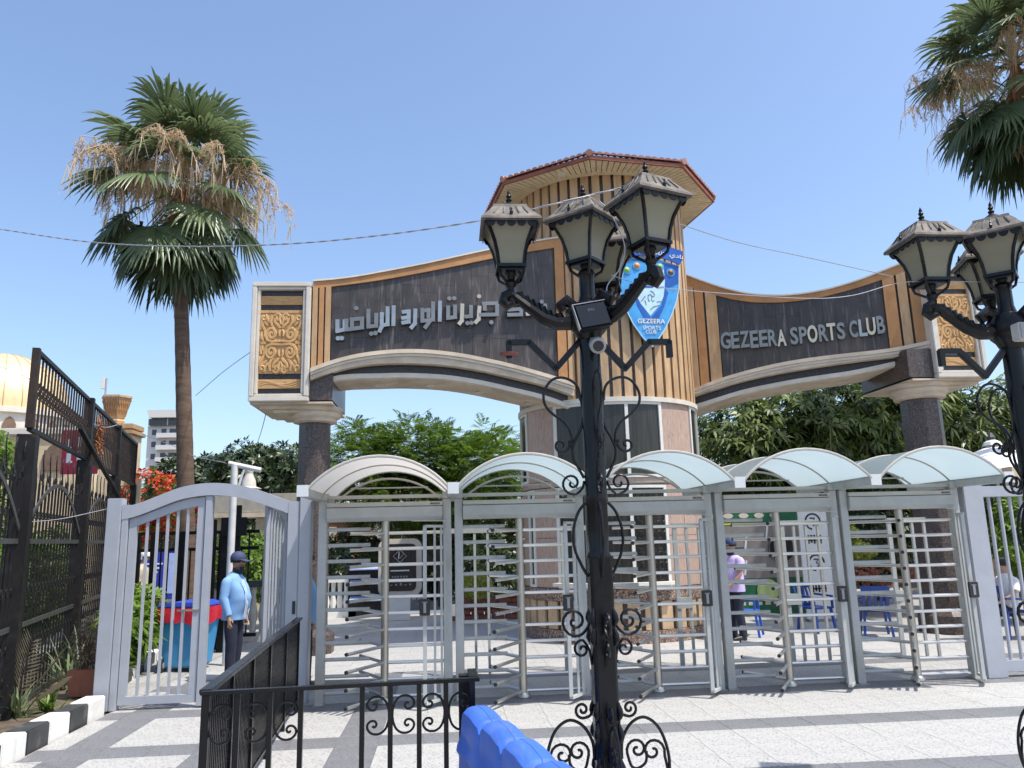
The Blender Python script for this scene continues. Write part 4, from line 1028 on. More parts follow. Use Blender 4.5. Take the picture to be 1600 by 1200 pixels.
# ================================================================ LAMP POSTS
def make_lamp():
    t = thing('lamp_post', 'x', 'lamp post')
    def fin(mb, name, mt='black_gloss', par=t, **k): return mb.build(name, M[mt], par, **k)
    # shaft: square with stepped base
    s = MB(); s.box(-.16,.16,-.16,.16,-.30,-.06); s.box(-.12,.12,-.12,.12,-.059,.0); fin(s, 'pedestal', 'kerb_black', bevel=.01)
    s = MB(); s.prism([(-.088,-.055),(-.055,-.088),(.055,-.088),(.088,-.055),(.088,.055),(.055,.088),(-.055,.088),(-.088,.055)], (0,0,.0), (1,0,0), (0,1,0), .72); fin(s, 'base_shaft', bevel=.006)
    s = MB(); s.prism([(-.082,-.062),(-.062,-.082),(.062,-.082),(.082,-.062),(.082,.062),(.062,.082),(-.062,.082),(-.082,.062)], (0,0,.7), (1,0,0), (0,1,0), 1.05); fin(s, 'shaft', bevel=.005)
    s = MB(); s.lathe([(.085,1.74),(.09,1.76),(.072,1.80),(.080,1.95),(.078,2.12),(.086,2.16),(.080,2.2),(.083,2.85),(.076,3.42)], 14); fin(s, 'upper_shaft', smooth=True)
    s = MB()
    for a in range(4):   # cast leaves up the faces
        c, d = Vector((math.cos(R(90*a+45)), math.sin(R(90*a+45)), 0)), 0
        for z0 in (.10, .30, .52, .66, 1.15, 1.28):
            s.tube([c*.098+Vector((0,0,z0)), c*.108+Vector((0,0,z0+.02)), c*.116+Vector((0,0,z0+.045)), c*.114+Vector((0,0,z0+.075)), c*.104+Vector((0,0,z0+.11)), c*.098+Vector((0,0,z0+.13))], [.008,.018,.024,.020,.011,.005], 9)
    fin(s, 'cast_leaves', smooth=True)
    # scrollwork, four wings round the shaft
    def path(ctrl, n=6): 
        out = []
        for i in range(len(ctrl)-1):
            p0 = Vector(ctrl[max(0,i-1)]); p1 = Vector(ctrl[i]); p2 = Vector(ctrl[i+1]); p3 = Vector(ctrl[min(len(ctrl)-1,i+2)])
            for j in range(n):
                u = j/n; out.append(.5*((2*p1)+(p2-p0)*u+(2*p0-5*p1+4*p2-p3)*u*u+(3*p1-p0-3*p2+p3)*u**3))
        out.append(Vector(ctrl[-1])); return [(p.x, p.y) for p in out]
    def curl(cx, cz, r, a0, turns, n=20, inn=.12): return [(cx+r*(1-(1-inn)*i/n)*math.cos(a0+turns*6.2832*i/n), cz+r*(1-(1-inn)*i/n)*math.sin(a0+turns*6.2832*i/n)) for i in range(n+1)]
    W = []
    # foot wing: big open ring with three curls
    W.append((path([(.09,.05),(.15,.10),(.30,.115),(.40,.22),(.425,.40),(.37,.58),(.27,.66),(.17,.625),(.105,.52),(.095,.40)]), .011))
    W.append((curl(.315,.44,.085,R(-20),1.35)[::-1]+path([(.395,.41),(.41,.28),(.36,.17),(.26,.12),(.16,.14)]), .010))
    W.append((curl(.205,.455,.075,R(200),-1.35)[::-1]+path([(.135,.43),(.16,.35),(.205,.335),(.26,.37),(.27,.44)]), .010))
    W.append((curl(.215,.235,.082,R(100),1.3)[::-1]+path([(.20,.315),(.13,.26),(.14,.16)]), .010))
    W.append((curl(.165,.725,.055,R(-90),1.35), .010)); W.append((path([(.165,.67),(.11,.69),(.09,.76)]), .010))
    # middle pair of curls
    W.append((path([(.085,1.36),(.10,1.28),(.15,1.225),(.20,1.215)])+curl(.195,1.315,.10,R(-90),1.5), .011))
    W.append((path([(.085,1.02),(.10,1.12),(.14,1.185)])+curl(.150,1.125,.062,R(80),-1.25), .010))
    # oval ears below the glossy neck
    W.append((path([(.085,1.62),(.13,1.70),(.175,1.82),(.178,1.95),(.14,2.07),(.085,2.14)]), .011))
    # upper: two curls and the big loop
    W.append((path([(.085,2.30),(.10,2.25),(.14,2.21),(.17,2.205)])+curl(.175,2.285,.08,R(-90),1.35), .010))
    W.append((path([(.085,2.32),(.12,2.39),(.155,2.46),(.160,2.54),(.13,2.62),(.09,2.70),(.075,2.80),(.085,2.92)]), .0105))
    W.append((curl(.245,2.565,.066,R(150),1.3)[::-1]+path([(.19,2.60),(.165,2.56),(.17,2.66),(.22,2.74),(.30,2.80),(.355,2.87),(.36,2.96),(.31,3.045),(.24,3.075),(.16,3.055),(.105,3.0),(.088,2.90)])[4:], .0105))
    for a in (0, 90, 180, 270):
        if a == 0: WM = []
        for i, (pts, r) in enumerate(W):
            if a == 0: mb = MB(); mb.tube([(x, 0, z) for x, z in pts], r*1.0, 6); WM.append(mb.mesh('scroll', M['black_gloss'], True))
            place('scroll', WM[i], t, rz=R(a))
    # zig-zag banner brackets
    for s_ in (-1, 1):
        mb = MB(); pts = [(.06,3.37),(.265,3.14),(.46,3.345),(.615,3.345),(.615,3.235)]
        for (x0, z0), (x1, z1) in zip(pts, pts[1:]):
            d = Vector((x1-x0, z1-z0)).normalized()*.012
            mb.bar((s_*(x0-d.x), 0, z0-d.y), (s_*(x1+d.x), 0, z1+d.y), .045, .042, up=(0,1,0))
        fin(mb, 'banner_bracket', bevel=.003)
    # hub and arms
    h = MB(); h.lathe([(.082,3.36),(.11,3.42),(.145,3.46),(.15,3.57),(.125,3.64),(.075,3.66),(.060,3.72),(.060,3.86),(.07,3.89),(.05,3.92)], 16); fin(h, 'hub', smooth=True)
    def lantern(c, rz, par=t):
        L_ = MB(); ln = thing('x', None, None) if False else None
        Mx = Matrix.Translation(c) @ Matrix.Rotation(rz, 4, 'Z')
        def lf(mb, name, mt, parent, **k):
            me = mb.mesh(name, M[mt], **k); me.transform(Mx); return place(name, me, parent)
        hw = [(.0,.098),(.09,.108),(.18,.128),(.26,.160),(.315,.192)]   # (z, half width): flares upward
        b = MB(); b.box(-.115,.115,-.115,.115,-.025,.0); b.box(-.09,.09,-.09,.09,-.045,-.026); b.lathe([(.035,-.16),(.05,-.13),(.032,-.10),(.045,-.046)], 10)
        for sx in (-1, 1):
            for sy in (-1, 1):
                b.tube([(sx*w_*1.0, sy*w_*1.0, z) for z, w_ in hw], .0145, 5); b.tube([(sx*.10,sy*.10,-.02),(sx*.085,sy*.085,-.08),(sx*.03,sy*.03,-.13)], .012, 5)
        body = lf(b, 'lantern', 'black_gloss', par, smooth=True)
        for k in range(4):
            g = MB(); q = Matrix.Rotation(R(90*k), 3, 'Z')
            A = [q @ Vector((-w_+.004, -w_+.004, z)) for z, w_ in hw]; B = [q @ Vector((w_-.004, -w_+.004, z)) for z, w_ in hw]; g.strip(A, B); lf(g, 'glass_pane', 'lamp_glass', body, smooth=True)
        r = MB(); rp = [(.315,.232),(.335,.228),(.375,.19),(.45,.135),(.475,.128),(.485,.05)]
        for (z0, a), (z1, b_) in zip(rp, rp[1:]): r.add([(-a,-a,z0),(a,-a,z0),(a,a,z0),(-a,a,z0),(-b_,-b_,z1),(b_,-b_,z1),(b_,b_,z1),(-b_,b_,z1)], [(0,1,5,4),(1,2,6,5),(2,3,7,6),(3,0,4,7)])
        a = .232; r.add([(-a,-a,.3151),(a,-a,.31),(a,a,.31),(-a,a,.31)], [(3,2,1,0)])
        for k in range(4):   # embossed leaves on the roof slopes
            q = Matrix.Rotation(R(90*k), 3, 'Z')
            for dx in (-.11, -.05, 0, .05, .11): r.tube([q @ Vector((dx*1.2,-.200,.372)), q @ Vector((dx,-.160,.424)), q @ Vector((dx*.85,-.136,.458))], [.004,.008,.003], 4)
        rf_ = lf(r, 'lantern_roof', 'lamp_roof', body)
        sk_ = MB()
        for k in range(4):   # scalloped skirt
            q = Matrix.Rotation(R(90*k), 3, 'Z')
            for j in range(5):
                cx_ = -.156+j*.078; rr_ = .037
                pts = [(cx_+rr_*math.cos(R(180+180*i/6)), .305+rr_*1.15*math.sin(R(180+180*i/6))) for i in range(7)]
                sk_.add([q @ Vector((x, -.206, z)) for x, z in pts]+[q @ Vector((x, -.199, z)) for x, z in pts], [tuple(range(7)), tuple(range(7,14))[::-1]]+[(i, i+1, 8+i, 7+i) for i in range(6)])
            sk_.lathe([(0,.33),(.010,.35),(.014,.375),(.006,.39),(.008,.40),(0,.415)], 6, q @ Vector((0,-.210,0)))
        lf(sk_, 'scalloped_skirt', 'black_gloss', body)
        f = MB(); f.lathe([(.085,.470),(.088,.482),(.06,.51),(.03,.53),(.018,.545),(.026,.56),(.012,.575),(.022,.592),(.012,.61),(.014,.622),(0,.655)], 12); lf(f, 'finial', 'black_iron', body, smooth=True)
        return body
    for ang, ln, dz in ((174, .585, 0), (-50, .60, 0), (62, .56, 0)):
        d = Vector((math.cos(R(ang)), math.sin(R(ang)), 0)); P = lambda r_, z: d*r_+Vector((0,0,z))
        a = MB(); pts = [(.05,3.53),(.14,3.50),(.24,3.50),(.34,3.545),(.44,3.625),(.53,3.70),(ln,3.745)]
        a.tube([P(*q) for q in pts], [.055,.056,.054,.046,.040,.036,.034], 8)
        a.tube([P(ln+.00,3.76), P(ln+.045,3.735), P(ln+.06,3.69), P(ln+.025,3.655), P(ln-.015,3.675), P(ln+.0,3.71)], [.04,.046,.044,.038,.032,.028], 8)   # curled end
        a.tube([P(.14,3.56), P(.10,3.63), P(.16,3.68), P(.215,3.64), P(.185,3.595)], [.045,.052,.052,.046,.036], 8)     # leaf volute on the arm root
        for k in range(8): q = .20+k*.043; z = 3.525+max(0,k-1)*.030; a.tube([P(q, z-.01), P(q+.012, z+.045), P(q+.045, z+.052)], [.030,.024,.006], 6)
        a.tube([P(ln,3.745), P(ln,3.86)], [.034,.03], 8)
        fin(a, 'lamp_arm', smooth=True)
        lantern(P(ln, 3.96), R(ang+{174:6, -50:72, 62:10}[ang]))
    lantern(Vector((0,0,3.99)), R(47))
    return t
lamp = make_lamp()
LS = .87; near = lambda p: Vector((p[0]*LS, p[1]*LS, CAMZ+LS*(p[2]-CAMZ))); lamp.location = near((1.065, 5.62, -.045)); lamp.scale = (LS,)*3; tag(lamp, 'black ornate lamp post with four lanterns standing before the middle turnstile', 'lamp post', 'ornate black street lamps')
lamp2 = copy_tree(lamp); lamp2.location = near((4.56, 5.75, -.10)); lamp2.rotation_euler = (0, 0, R(0)); tag(lamp2, 'black ornate lamp post at the right edge of the photo before the carved block', 'lamp post', 'ornate black street lamps')
# things fixed on the first lamp post
fl = thing('floodlight', 'black square floodlight tilted down on the front of the near lamp post', 'floodlight', (1.05, 5.40, 3.44))
mb = MB(); mb.box(-.125,.125,-.03,.05,-.10,.10)
o = mb.build('housing', M['black_iron'], fl, bevel=.012); mb = MB(); mb.box(-.112,.112,-.036,-.031,-.088,.088); o2 = mb.build('glass', M['lens'], fl)
mb = MB(); mb.box(-.128,.128,-.034,.0,.1005,.107); mb.box(-.132,-.1255,-.034,.0,-.10,.107); mb.build('bezel', M['steel_dull'], fl)
mb = MB(); mb.tube([(.125,.02,0),(.155,.03,-.02),(.14,.05,-.05)], .012, 6); mb.tube([(0,.05,0),(0,.2,.0)], .02, 6); mb.build('yoke', M['black_iron'], fl)
me = text_mesh('IP66', 1, .0005, .0, M['print_dim']); me.transform(Matrix.Diagonal((.03,.03,1,1))); o = place('printed_mark', me, fl); o.matrix_basis = frame_mat(Vector((-.03,-.0375,.03)), Vector((1,0,0)), Vector((0,0,1)), Vector((0,-1,0)))
fl.rotation_euler = (R(-12), R(-12), R(8))
cc = thing('security_camera', 'small white bullet camera on the lamp post under the floodlight', 'camera', (1.09, 5.44, 3.235))
mb = MB(); mb.lathe([(.0,.06),(.045,.06),(.052,.04),(.055,-.03),(.05,-.045),(.044,-.05)], 18); me = mb.mesh('camera_body', M['camera_white'], True); me.transform(Matrix.Rotation(R(-72), 4, 'X')); place('camera_body', me, cc)
mb = MB(); mb.lathe([(0,-.056),(.022,-.056),(.024,-.058),(.034,-.058),(.036,-.0505)][::-1], 18); me = mb.mesh('lens', M['lens'], True); me.transform(Matrix.Rotation(R(-72), 4, 'X')); place('lens', me, cc)
mb = MB(); mb.tube([(0,.04,.02),(-.02,.08,.05),(-.02,.13,.05)], .02, 8); mb.build('camera_arm', M['camera_white'], cc, True)
cc.rotation_euler = (R(4), 0, R(-4))
rg_ = MB(); rg_.lathe([(.045,0),(.075,.012),(.078,.022),(.05,.022),(.04,.01)], 16); ro_ = rg_.build('ring_plate', M['ash_tray'], None, True); ro_.location = (.45, 5.62, 3.195); tag(ro_, 'rusty red ring plate hanging at the end of the left banner bracket', 'ring plate')
ju = thing('junction_box', 'pale grey box strapped to the right lamp post below its arms', 'box', (4.60, 5.58, 3.36))
mb = MB(); mb.box(-.13,.14,-.05,.05,-.07,.07); mb.build('box_body', M['balustrade'], ju, bevel=.01); mb = MB(); mb.box(-.12,.13,-.056,-.051,-.06,.06); mb.build('box_lid', M['camera_white'], ju, bevel=.002)

for o in (fl, cc, ro_, ju): o.location = near(o.location); o.scale = (LS*(1.12 if o is cc else 1),)*3
# ================================================================ VEGETATION
nr = np.random.default_rng(11)
leafmat('leaf_palm', (.040,.066,.028), (.21,.275,.125), .34, .32)
leafmat('leaf_palm_dry', (.05,.045,.025), (.15,.125,.07), .6, .15)
leafmat('flower_tan', (.48,.34,.20), (.78,.64,.46), .8, .35)
leafmat('leaf_mango', (.012,.028,.005), (.22,.29,.065), .40, .30)
leafmat('leaf_ficus', (.016,.032,.010), (.075,.11,.035), .38, .20)
leafmat('leaf_feather', (.030,.070,.008), (.16,.26,.03), .55, .45)
leafmat('leaf_lime', (.05,.12,.01), (.24,.36,.05), .5, .4)
leafmat('leaf_yellow', (.30,.34,.05), (.62,.62,.16), .5, .4)
leafmat('flower_rose', (.20,.05,.03), (.50,.22,.14), .6, .3)
leafmat('flower_red', (.42,.03,.01), (.75,.11,.03), .6, .3)
leafmat('leaf_dry', (.12,.10,.06), (.30,.27,.17), .7, .2)
leafmat('leaf_agave', (.07,.10,.04), (.22,.27,.13), .5, .2)

def unit(v): return v/np.maximum(1e-9, np.linalg.norm(v, axis=-1, keepdims=True))
def crown_points(blobs, n, shell=.55):   # positions and outward normals in a union of ellipsoids
    vol = np.array([b[3]*b[4]*b[5] for b in blobs])**(2/3); vol = vol/vol.sum(); P, N = [], []
    for b, f in zip(blobs, vol):
        k = int(n*f); d = unit(nr.normal(size=(k, 3))); r = shell+(1-shell)*nr.random((k, 1))**.6
        r *= 1+.10*np.sin(d[:, :1]*5+b[0])*np.cos(d[:, 1:2]*4+b[2])
        s = np.array(b[3:6]); P.append(np.array(b[:3])+d*r*s); N.append(unit(d/s))
    return np.concatenate(P), np.concatenate(N)
def rosettes(P, N, nl, ln, wd, droop=.3, up=.3):   # whorls of long leaves: returns V, F, tint
    n = len(P); ax = unit(N+np.array([0,0,up])+nr.normal(0,.35,(n,3))); a = unit(np.cross(ax, np.array([.3,.5,.8]))); b = np.cross(ax, a)
    ph = nr.random((n,1))*6.28+np.arange(nl)[None]*6.283/nl+nr.normal(0,.2,(n,nl)); el = nr.uniform(.05,.75,(n,nl))
    d = (a[:,None]*np.cos(ph)[...,None]+b[:,None]*np.sin(ph)[...,None])*np.cos(el)[...,None]+ax[:,None]*np.sin(el)[...,None]
    L_ = ln*nr.uniform(.7,1.2,(n,nl,1)); side = unit(np.cross(d, ax[:,None]))*wd*L_/ln
    base = P[:,None]+d*.02; mid = base+d*L_*.5; tip = base+d*L_; tip[...,2] -= droop*L_[...,0]
    mid[...,2] -= droop*.12*L_[...,0]
    V = np.stack([base, mid-side, tip, mid+side], 2).reshape(-1,3); m_ = n*nl
    F = np.arange(m_*4).reshape(-1,4); t = np.repeat(np.clip(nr.normal(.45,.22,(n,1))+nr.normal(0,.13,(n,nl)),0,1).reshape(-1), 4)
    return V, F, t
def feathers(P, N, ln, pairs, pl, pw, flat=.8):
    n = len(P); d = N*np.array([1,1,.35])+nr.normal(0,.45,(n,3))*np.array([1,1,.5]); d = unit(d); up = unit(np.array([0,0,1.])+nr.normal(0,.28,(n,3))); s = unit(np.cross(d, up)); up = np.cross(s, d)
    L_ = ln*nr.uniform(.7,1.25,(n,1)); V = []
    for i in range(pairs):
        u = (i+.6)/pairs; c = P+d*L_*u; c = c-np.array([0,0,1.])*(.30*L_*u*u); k = math.sin(math.pi*min(.98,.12+u*.86))
        for sg in (-1, 1):
            q = unit(s*sg+d*.45); l_ = pl*k*nr.uniform(.85,1.15,(n,1)); tip = c+q*l_; tip[:,2] -= .15*l_[:,0]; m_ = c+q*l_*.5; w_ = d*pw*k
            V.append(np.stack([c, m_-w_, tip, m_+w_], 1))
    V = np.concatenate(V, 0).reshape(-1,3); F = np.arange(len(V)).reshape(-1,4); t = np.tile(np.repeat(np.clip(nr.normal(.5,.22,n),0,1),4), pairs*2)
    return V, F, t
def limb_mb(base, blobs, r0, seed=1, n=3):
    rg = random.Random(seed); mb = MB(); base = Vector(base)
    for b in blobs:
        top = Vector(b[:3]); mid = base.lerp(top, .45)+Vector((rg.uniform(-.15,.15), rg.uniform(-.15,.15), .1)); fork = base+Vector((rg.uniform(-.03,.03), rg.uniform(-.03,.03), (top.z-base.z)*.25))
        mb.tube([base, fork, mid, top], [r0, r0*.8, r0*.45, r0*.18], 8)
        for k in range(n):
            e = top+Vector((rg.uniform(-1,1)*b[3], rg.uniform(-1,1)*b[4], rg.uniform(-.3,.8)*b[5]))*.8; mb.tube([mid, mid.lerp(e,.5)+Vector((0,0,.1)), e], [r0*.35, r0*.2, r0*.06], 5)
    return mb
def tree(name, label, cat, base, blobs, crown, lmat, r0=.14, group=None, bark='bark_grey', seed=1):
    t = thing(name, label, cat, base, 0, group); B = np.array(base)
    rel = [(b[0]-B[0], b[1]-B[1], b[2]-B[2])+tuple(b[3:]) for b in blobs]
    limb_mb((0,0,0), rel, r0, seed).build('trunk', M[bark], t, True)
    V, F, ti = crown(rel); me = npmesh('crown', V, F, M[lmat], ti); o = place('crown', me, t); return t
ros = lambda n, nl, ln, wd, dr=.3, sh=.55: (lambda rel: rosettes(*crown_points(rel, n, sh), nl, ln, wd, dr))
fea = lambda n, ln, pr, pl, pw, sh=.45: (lambda rel: feathers(*crown_points(rel, n, sh), ln, pr, pl, pw))

# dark mango like trees behind the right wing
G1 = 'glossy dark green trees behind the right wing'
tree('broadleaf_tree', 'glossy dark tree with drooping leaves right beside the round tower', 'tree', (8.2,19.6,0), [(7.6,19.3,3.9,1.7,1.3,1.35),(9.0,19.6,4.3,1.6,1.4,1.3),(8.3,19.6,2.7,1.9,1.3,1.2)], ros(1500,9,.30,.040,.42), 'leaf_mango', .16, G1, seed=2)
tree('broadleaf_tree', 'tallest glossy dark tree behind the lettering of the right wing', 'tree', (11.2,20,0), [(10.6,19.8,4.6,1.6,1.4,1.4),(12.2,20,4.8,1.6,1.4,1.25),(11.3,20,3.2,2.1,1.4,1.2)], ros(1600,9,.30,.040,.42), 'leaf_mango', .17, G1, seed=3)
tree('broadleaf_tree', 'glossy dark tree behind the right column and the white parasol', 'tree', (15.2,20.5,0), [(14.4,20.3,4.3,1.6,1.4,1.5),(16.4,20.5,4.6,1.8,1.4,1.5),(15.2,20.5,2.9,2.2,1.4,1.2)], ros(1600,9,.30,.040,.42), 'leaf_mango', .17, G1, seed=4)
# flame trees in the middle
tree('feathery_tree', 'broad feathery bright green tree seen through the left arch', 'tree', (-.2,22.5,0), [(-2.3,22,3.9,1.35,1.3,1.05),(-.9,22,4.15,1.45,1.4,1.1),(.4,22.2,3.7,1.5,1.4,1.1),(-1.0,22,2.9,2.2,1.5,.8),(-2.6,22,4.9,.35,.4,.25)], fea(4300,.50,9,.16,.022), 'leaf_feather', .17, seed=5)
tree('feathery_tree', 'lighter yellow green tree beside the round tower seen through the left arch', 'tree', (1.7,24,0), [(1.3,23.6,4.1,1.0,1.1,1.15),(2.0,24,3.4,1.2,1.2,1.3)], fea(1800,.45,9,.15,.022), 'leaf_lime', .14, seed=6)
# dark leathery trees at the left, one flowering red
G2 = 'dark leathery trees behind the grey swing gate'
tree('dark_tree', 'dark leathery tree right of the palm trunk behind the grey gate', 'tree', (-6.0,26,0), [(-6.6,26,3.9,1.35,1.2,1.2),(-5.2,26,3.8,1.25,1.2,1.25),(-6.0,26,2.6,1.9,1.2,1.0)], ros(1900,8,.24,.040,.1), 'leaf_ficus', .15, G2, seed=7)
tree('dark_tree', 'dark leathery tree left of the palm trunk below the pale tower block', 'tree', (-8.6,27,0), [(-8.9,27,3.7,1.3,1.2,1.1),(-7.9,27,3.9,1.0,1.2,1.0),(-8.6,27,2.4,1.8,1.2,1.0)], ros(1300,8,.24,.040,.1), 'leaf_ficus', .15, G2, seed=8)
ft = tree('flame_tree', 'small tree covered in orange red flowers beside the iron fence end', 'tree', (-8.5,24,0), [(-8.7,23.6,3.3,.75,.7,.75),(-8.1,23.8,2.7,.7,.7,.7),(-8.9,23.6,2.5,.6,.6,.6)], fea(420,.45,8,.14,.022), 'leaf_feather', .09, seed=9)
P, N = crown_points([(-.25,-.5,-.7+4.0,.8,.7,.75),(.35,-.3,2.75,.72,.7,.6),(-.45,-.45,2.5,.62,.6,.6)], 620, .86); P = P[(N[:,1] < .4)]; N = N[(N[:,1] < .4)]
V, F, ti = rosettes(P, N, 6, .13, .038, .05); place('blossom', npmesh('blossom', V, F, M['flower_red'], ti), ft)
# hedge like shrubs and low plants
def shrub(label, cat, base, blobs, crown, lm, group=None, name='shrub'): return tree(name, label, cat, base, blobs, crown, lm, .03, group)
shrub('bright green bush growing behind the near iron fence post', 'bush', (-7.9,12.6,0), [(-7.7,12.5,3.1,.9,.9,.85),(-7.6,12.4,1.9,1.0,.9,1.1),(-8.7,12.8,2.6,.9,.9,1.2)], ros(1300,7,.17,.034,.2), 'leaf_lime')
shrub('yellow green shrub behind the guard in the blue shirt', 'shrub', (-4.6,18.2,0), [(-4.7,18.2,1.35,.8,.7,.85),(-3.9,18.4,1.2,.7,.6,.9)], ros(900,7,.13,.026,.15), 'leaf_lime')
shrub('leafy green shrub between the grey gate bars and the blue bin', 'shrub', (-4.75,12.4,.1), [(-4.7,12.1,.62,.34,.45,.5),(-4.9,12.9,.75,.40,.5,.5)], ros(260,9,.20,.032,.25,.3), 'leaf_lime')
for i, (x, y, z, r, lb) in enumerate(((-2.6,21.5,1.1,1.0,'dark shrub behind the black sign in the left part'),(.9,21,1.0,.9,'dark shrub low beside the foot of the feathery tree'),(2.2,22.5,1.1,1.0,'dark shrub behind the left side of the tower foot'))):
    shrub(lb, 'shrub', (x,y,0), [(x,y,z,r,.6,z*1.05)], ros(620,8,.18,.032,.2), 'leaf_ficus', 'low dark shrubs behind the turnstiles')
for x, y, h_, lb in ((-6.7,11.6,1.0,'green shrub behind the iron fence nearest its first post'),(-7.3,14.2,1.15,'green shrub behind the middle of the iron fence'),(-8.2,17.0,1.2,'green shrub behind the far end of the iron fence')):
    shrub(lb, 'shrub', (x,y,0), [(x,y,h_,.55,.85,h_*.9)], ros(420,7,.16,.03,.2), 'leaf_feather', 'green shrubs behind the iron fence')
for x, y, h_, lb in ((-.6,25,1.4,'tall dark shrub behind the trunk of the feathery tree'),(.9,26,1.4,'tall dark shrub left of the tower behind the feathery tree'),(3.0,26.5,1.4,'tall dark shrub far behind the tower')):
    shrub(lb, 'shrub', (x,y,0), [(x,y,h_,1.2,.6,h_)], ros(800,8,.18,.032,.2), 'leaf_ficus', 'tall dark shrubs far behind the turnstiles')
shrub('lime yellow clipped shrub seen through the second turnstile', 'shrub', (.55,17.9,0), [(.55,17.9,.82,.36,.3,.28)], ros(260,6,.09,.022,.1), 'leaf_yellow')
yt = shrub('two tier yellow clipped shrub seen through the last turnstile', 'shrub', (8.9,17.4,0), [(8.9,17.4,1.75,.42,.35,.20),(9.1,17.4,1.35,.62,.42,.20)], ros(620,6,.09,.022,.1,.75), 'leaf_yellow')
shrub('low bed of red flowers below the yellow clipped shrub', 'flowers', (8.9,16.6,0), [(8.6,16.6,.85,.8,.3,.2),(9.5,16.6,.85,.7,.3,.2)], ros(170,6,.08,.02,.1), 'flower_rose')
shrub('green shrub behind the grey railing at the right edge', 'shrub', (11.3,14.5,0), [(11.0,14.4,1.5,.55,.5,.55),(11.6,14.6,1.1,.6,.5,.7),(11.1,14.4,2.1,.4,.4,.4)], ros(560,7,.15,.03,.2), 'leaf_lime')
shrub('dark shrub row behind the last turnstile', 'shrub', (9.8,19,0), [(9.0,18.8,1.5,1.0,.5,1.1),(10.6,19,1.6,1.2,.5,1.2)], ros(900,8,.17,.03,.2), 'leaf_ficus')
# spiky plant and potted dry shrub in the planter bed
def blades(n, ln, wd, spread, seed):
    rg = np.random.default_rng(seed); V, F = [], []
    for i in range(n):
        a = rg.random()*6.283; e = rg.uniform(.35, 1.35); L_ = ln*rg.uniform(.6,1.15); d = np.array([math.cos(a)*math.cos(e), math.sin(a)*math.cos(e), math.sin(e)]); s = np.array([-math.sin(a), math.cos(a), 0])*wd
        b0 = np.array([rg.normal(0,spread), rg.normal(0,spread), 0]); k0 = len(V)
        for j in range(6):
            u = j/5; p = b0+d*L_*u; p[2] -= L_*.35*u*u; w_ = s*(1-u)**.7*(.55+.45*min(1,u*4)); V += [p-w_, p+w_]
        F += [(k0+2*j, k0+2*j+1, k0+2*j+3, k0+2*j+2) for j in range(5)]
    return np.array(V), np.array(F), np.repeat(rg.random(n), 12)
sp = thing('spiky_plant', 'dry grey green spiky plant in the planter bed at lower left', 'plant', (-4.62,9.10,.12))
V, F, ti = blades(60, .62, .014, .05, 3); place('leaf_blades', npmesh('leaf_blades', V, F, M['leaf_agave'], ti), sp)
fr = MB()
for k, (dx, dy, dz) in enumerate(((.30,.25,.55),(.15,-.10,.72),(.42,.05,.30))):
    for j in range(14):
        u = .3+.7*j/13; c = Vector((dx*u, dy*u, dz*u+.05)); w_ = .20*(1-abs(u-.6)); 
        for s_ in (-1, 1):
            e = c+Vector((dx,dy,dz)).normalized()*w_*.8+Vector((dy,-dx,.15)).normalized()*s_*w_; fr.add([c, (c+e)/2+Vector((.0,.0,.012)), e, (c+e)/2-Vector((0,0,.012))], [(0,1,2,3)])
fr.build('feather_frond', M['leaf_dry'], sp)
sp2 = thing('spiky_plant', 'green spiky seedling beside the kerb at the left edge', 'plant', (-4.40,9.35,.12)); V, F, ti = blades(26, .42, .02, .04, 5); place('leaf_blades', npmesh('leaf_blades', V, F, M['leaf_lime'], ti), sp2)
pt = thing('potted_shrub', 'dry brown twiggy shrub in a terracotta trough behind the kerb', 'potted plant', (at(136,1068,10.2).x,10.2,.12)); pt.scale = (.56,.6,.98)
mb = MB(); mb.prism([(-.30,0),(.30,0),(.36,.27),(.36,.31),(-.36,.31),(-.36,.27)], (0,-.16,0), (1,0,0), (0,0,1), -.32); mb.build('trough', M['pot'], pt, bevel=.008)
tw = MB()
for k in range(130):
    a = rng.random()*6.28; e = Vector((math.cos(a)*rng.uniform(.08,.40), math.sin(a)*rng.uniform(.05,.25), rng.uniform(.45,.95))); s_ = Vector((rng.uniform(-.2,.2), rng.uniform(-.08,.08), .3))
    tw.tube([s_, s_.lerp(e,.55)+Vector((rng.uniform(-.07,.07),0,rng.uniform(0,.08))), e], [.007,.005,.002], 3)
tag(tw.build('twigs', M['bark'], pt), kind='stuff')
V, F, ti = rosettes(*crown_points([(0,0,.62,.40,.24,.36)], 150, .3), 5, .07, .012, .2); place('dry_leaves', npmesh('dry_leaves', V, F, M['leaf_dry'], ti), pt)
sp3 = thing('spiky_plant', 'tall pale spiky plant behind the trough beside the fence', 'plant', (-4.85,10.9,.1)); V, F, ti = blades(46, 1.15, .022, .06, 8); place('leaf_blades', npmesh('leaf_blades', V, F, M['leaf_agave'], ti), sp3)

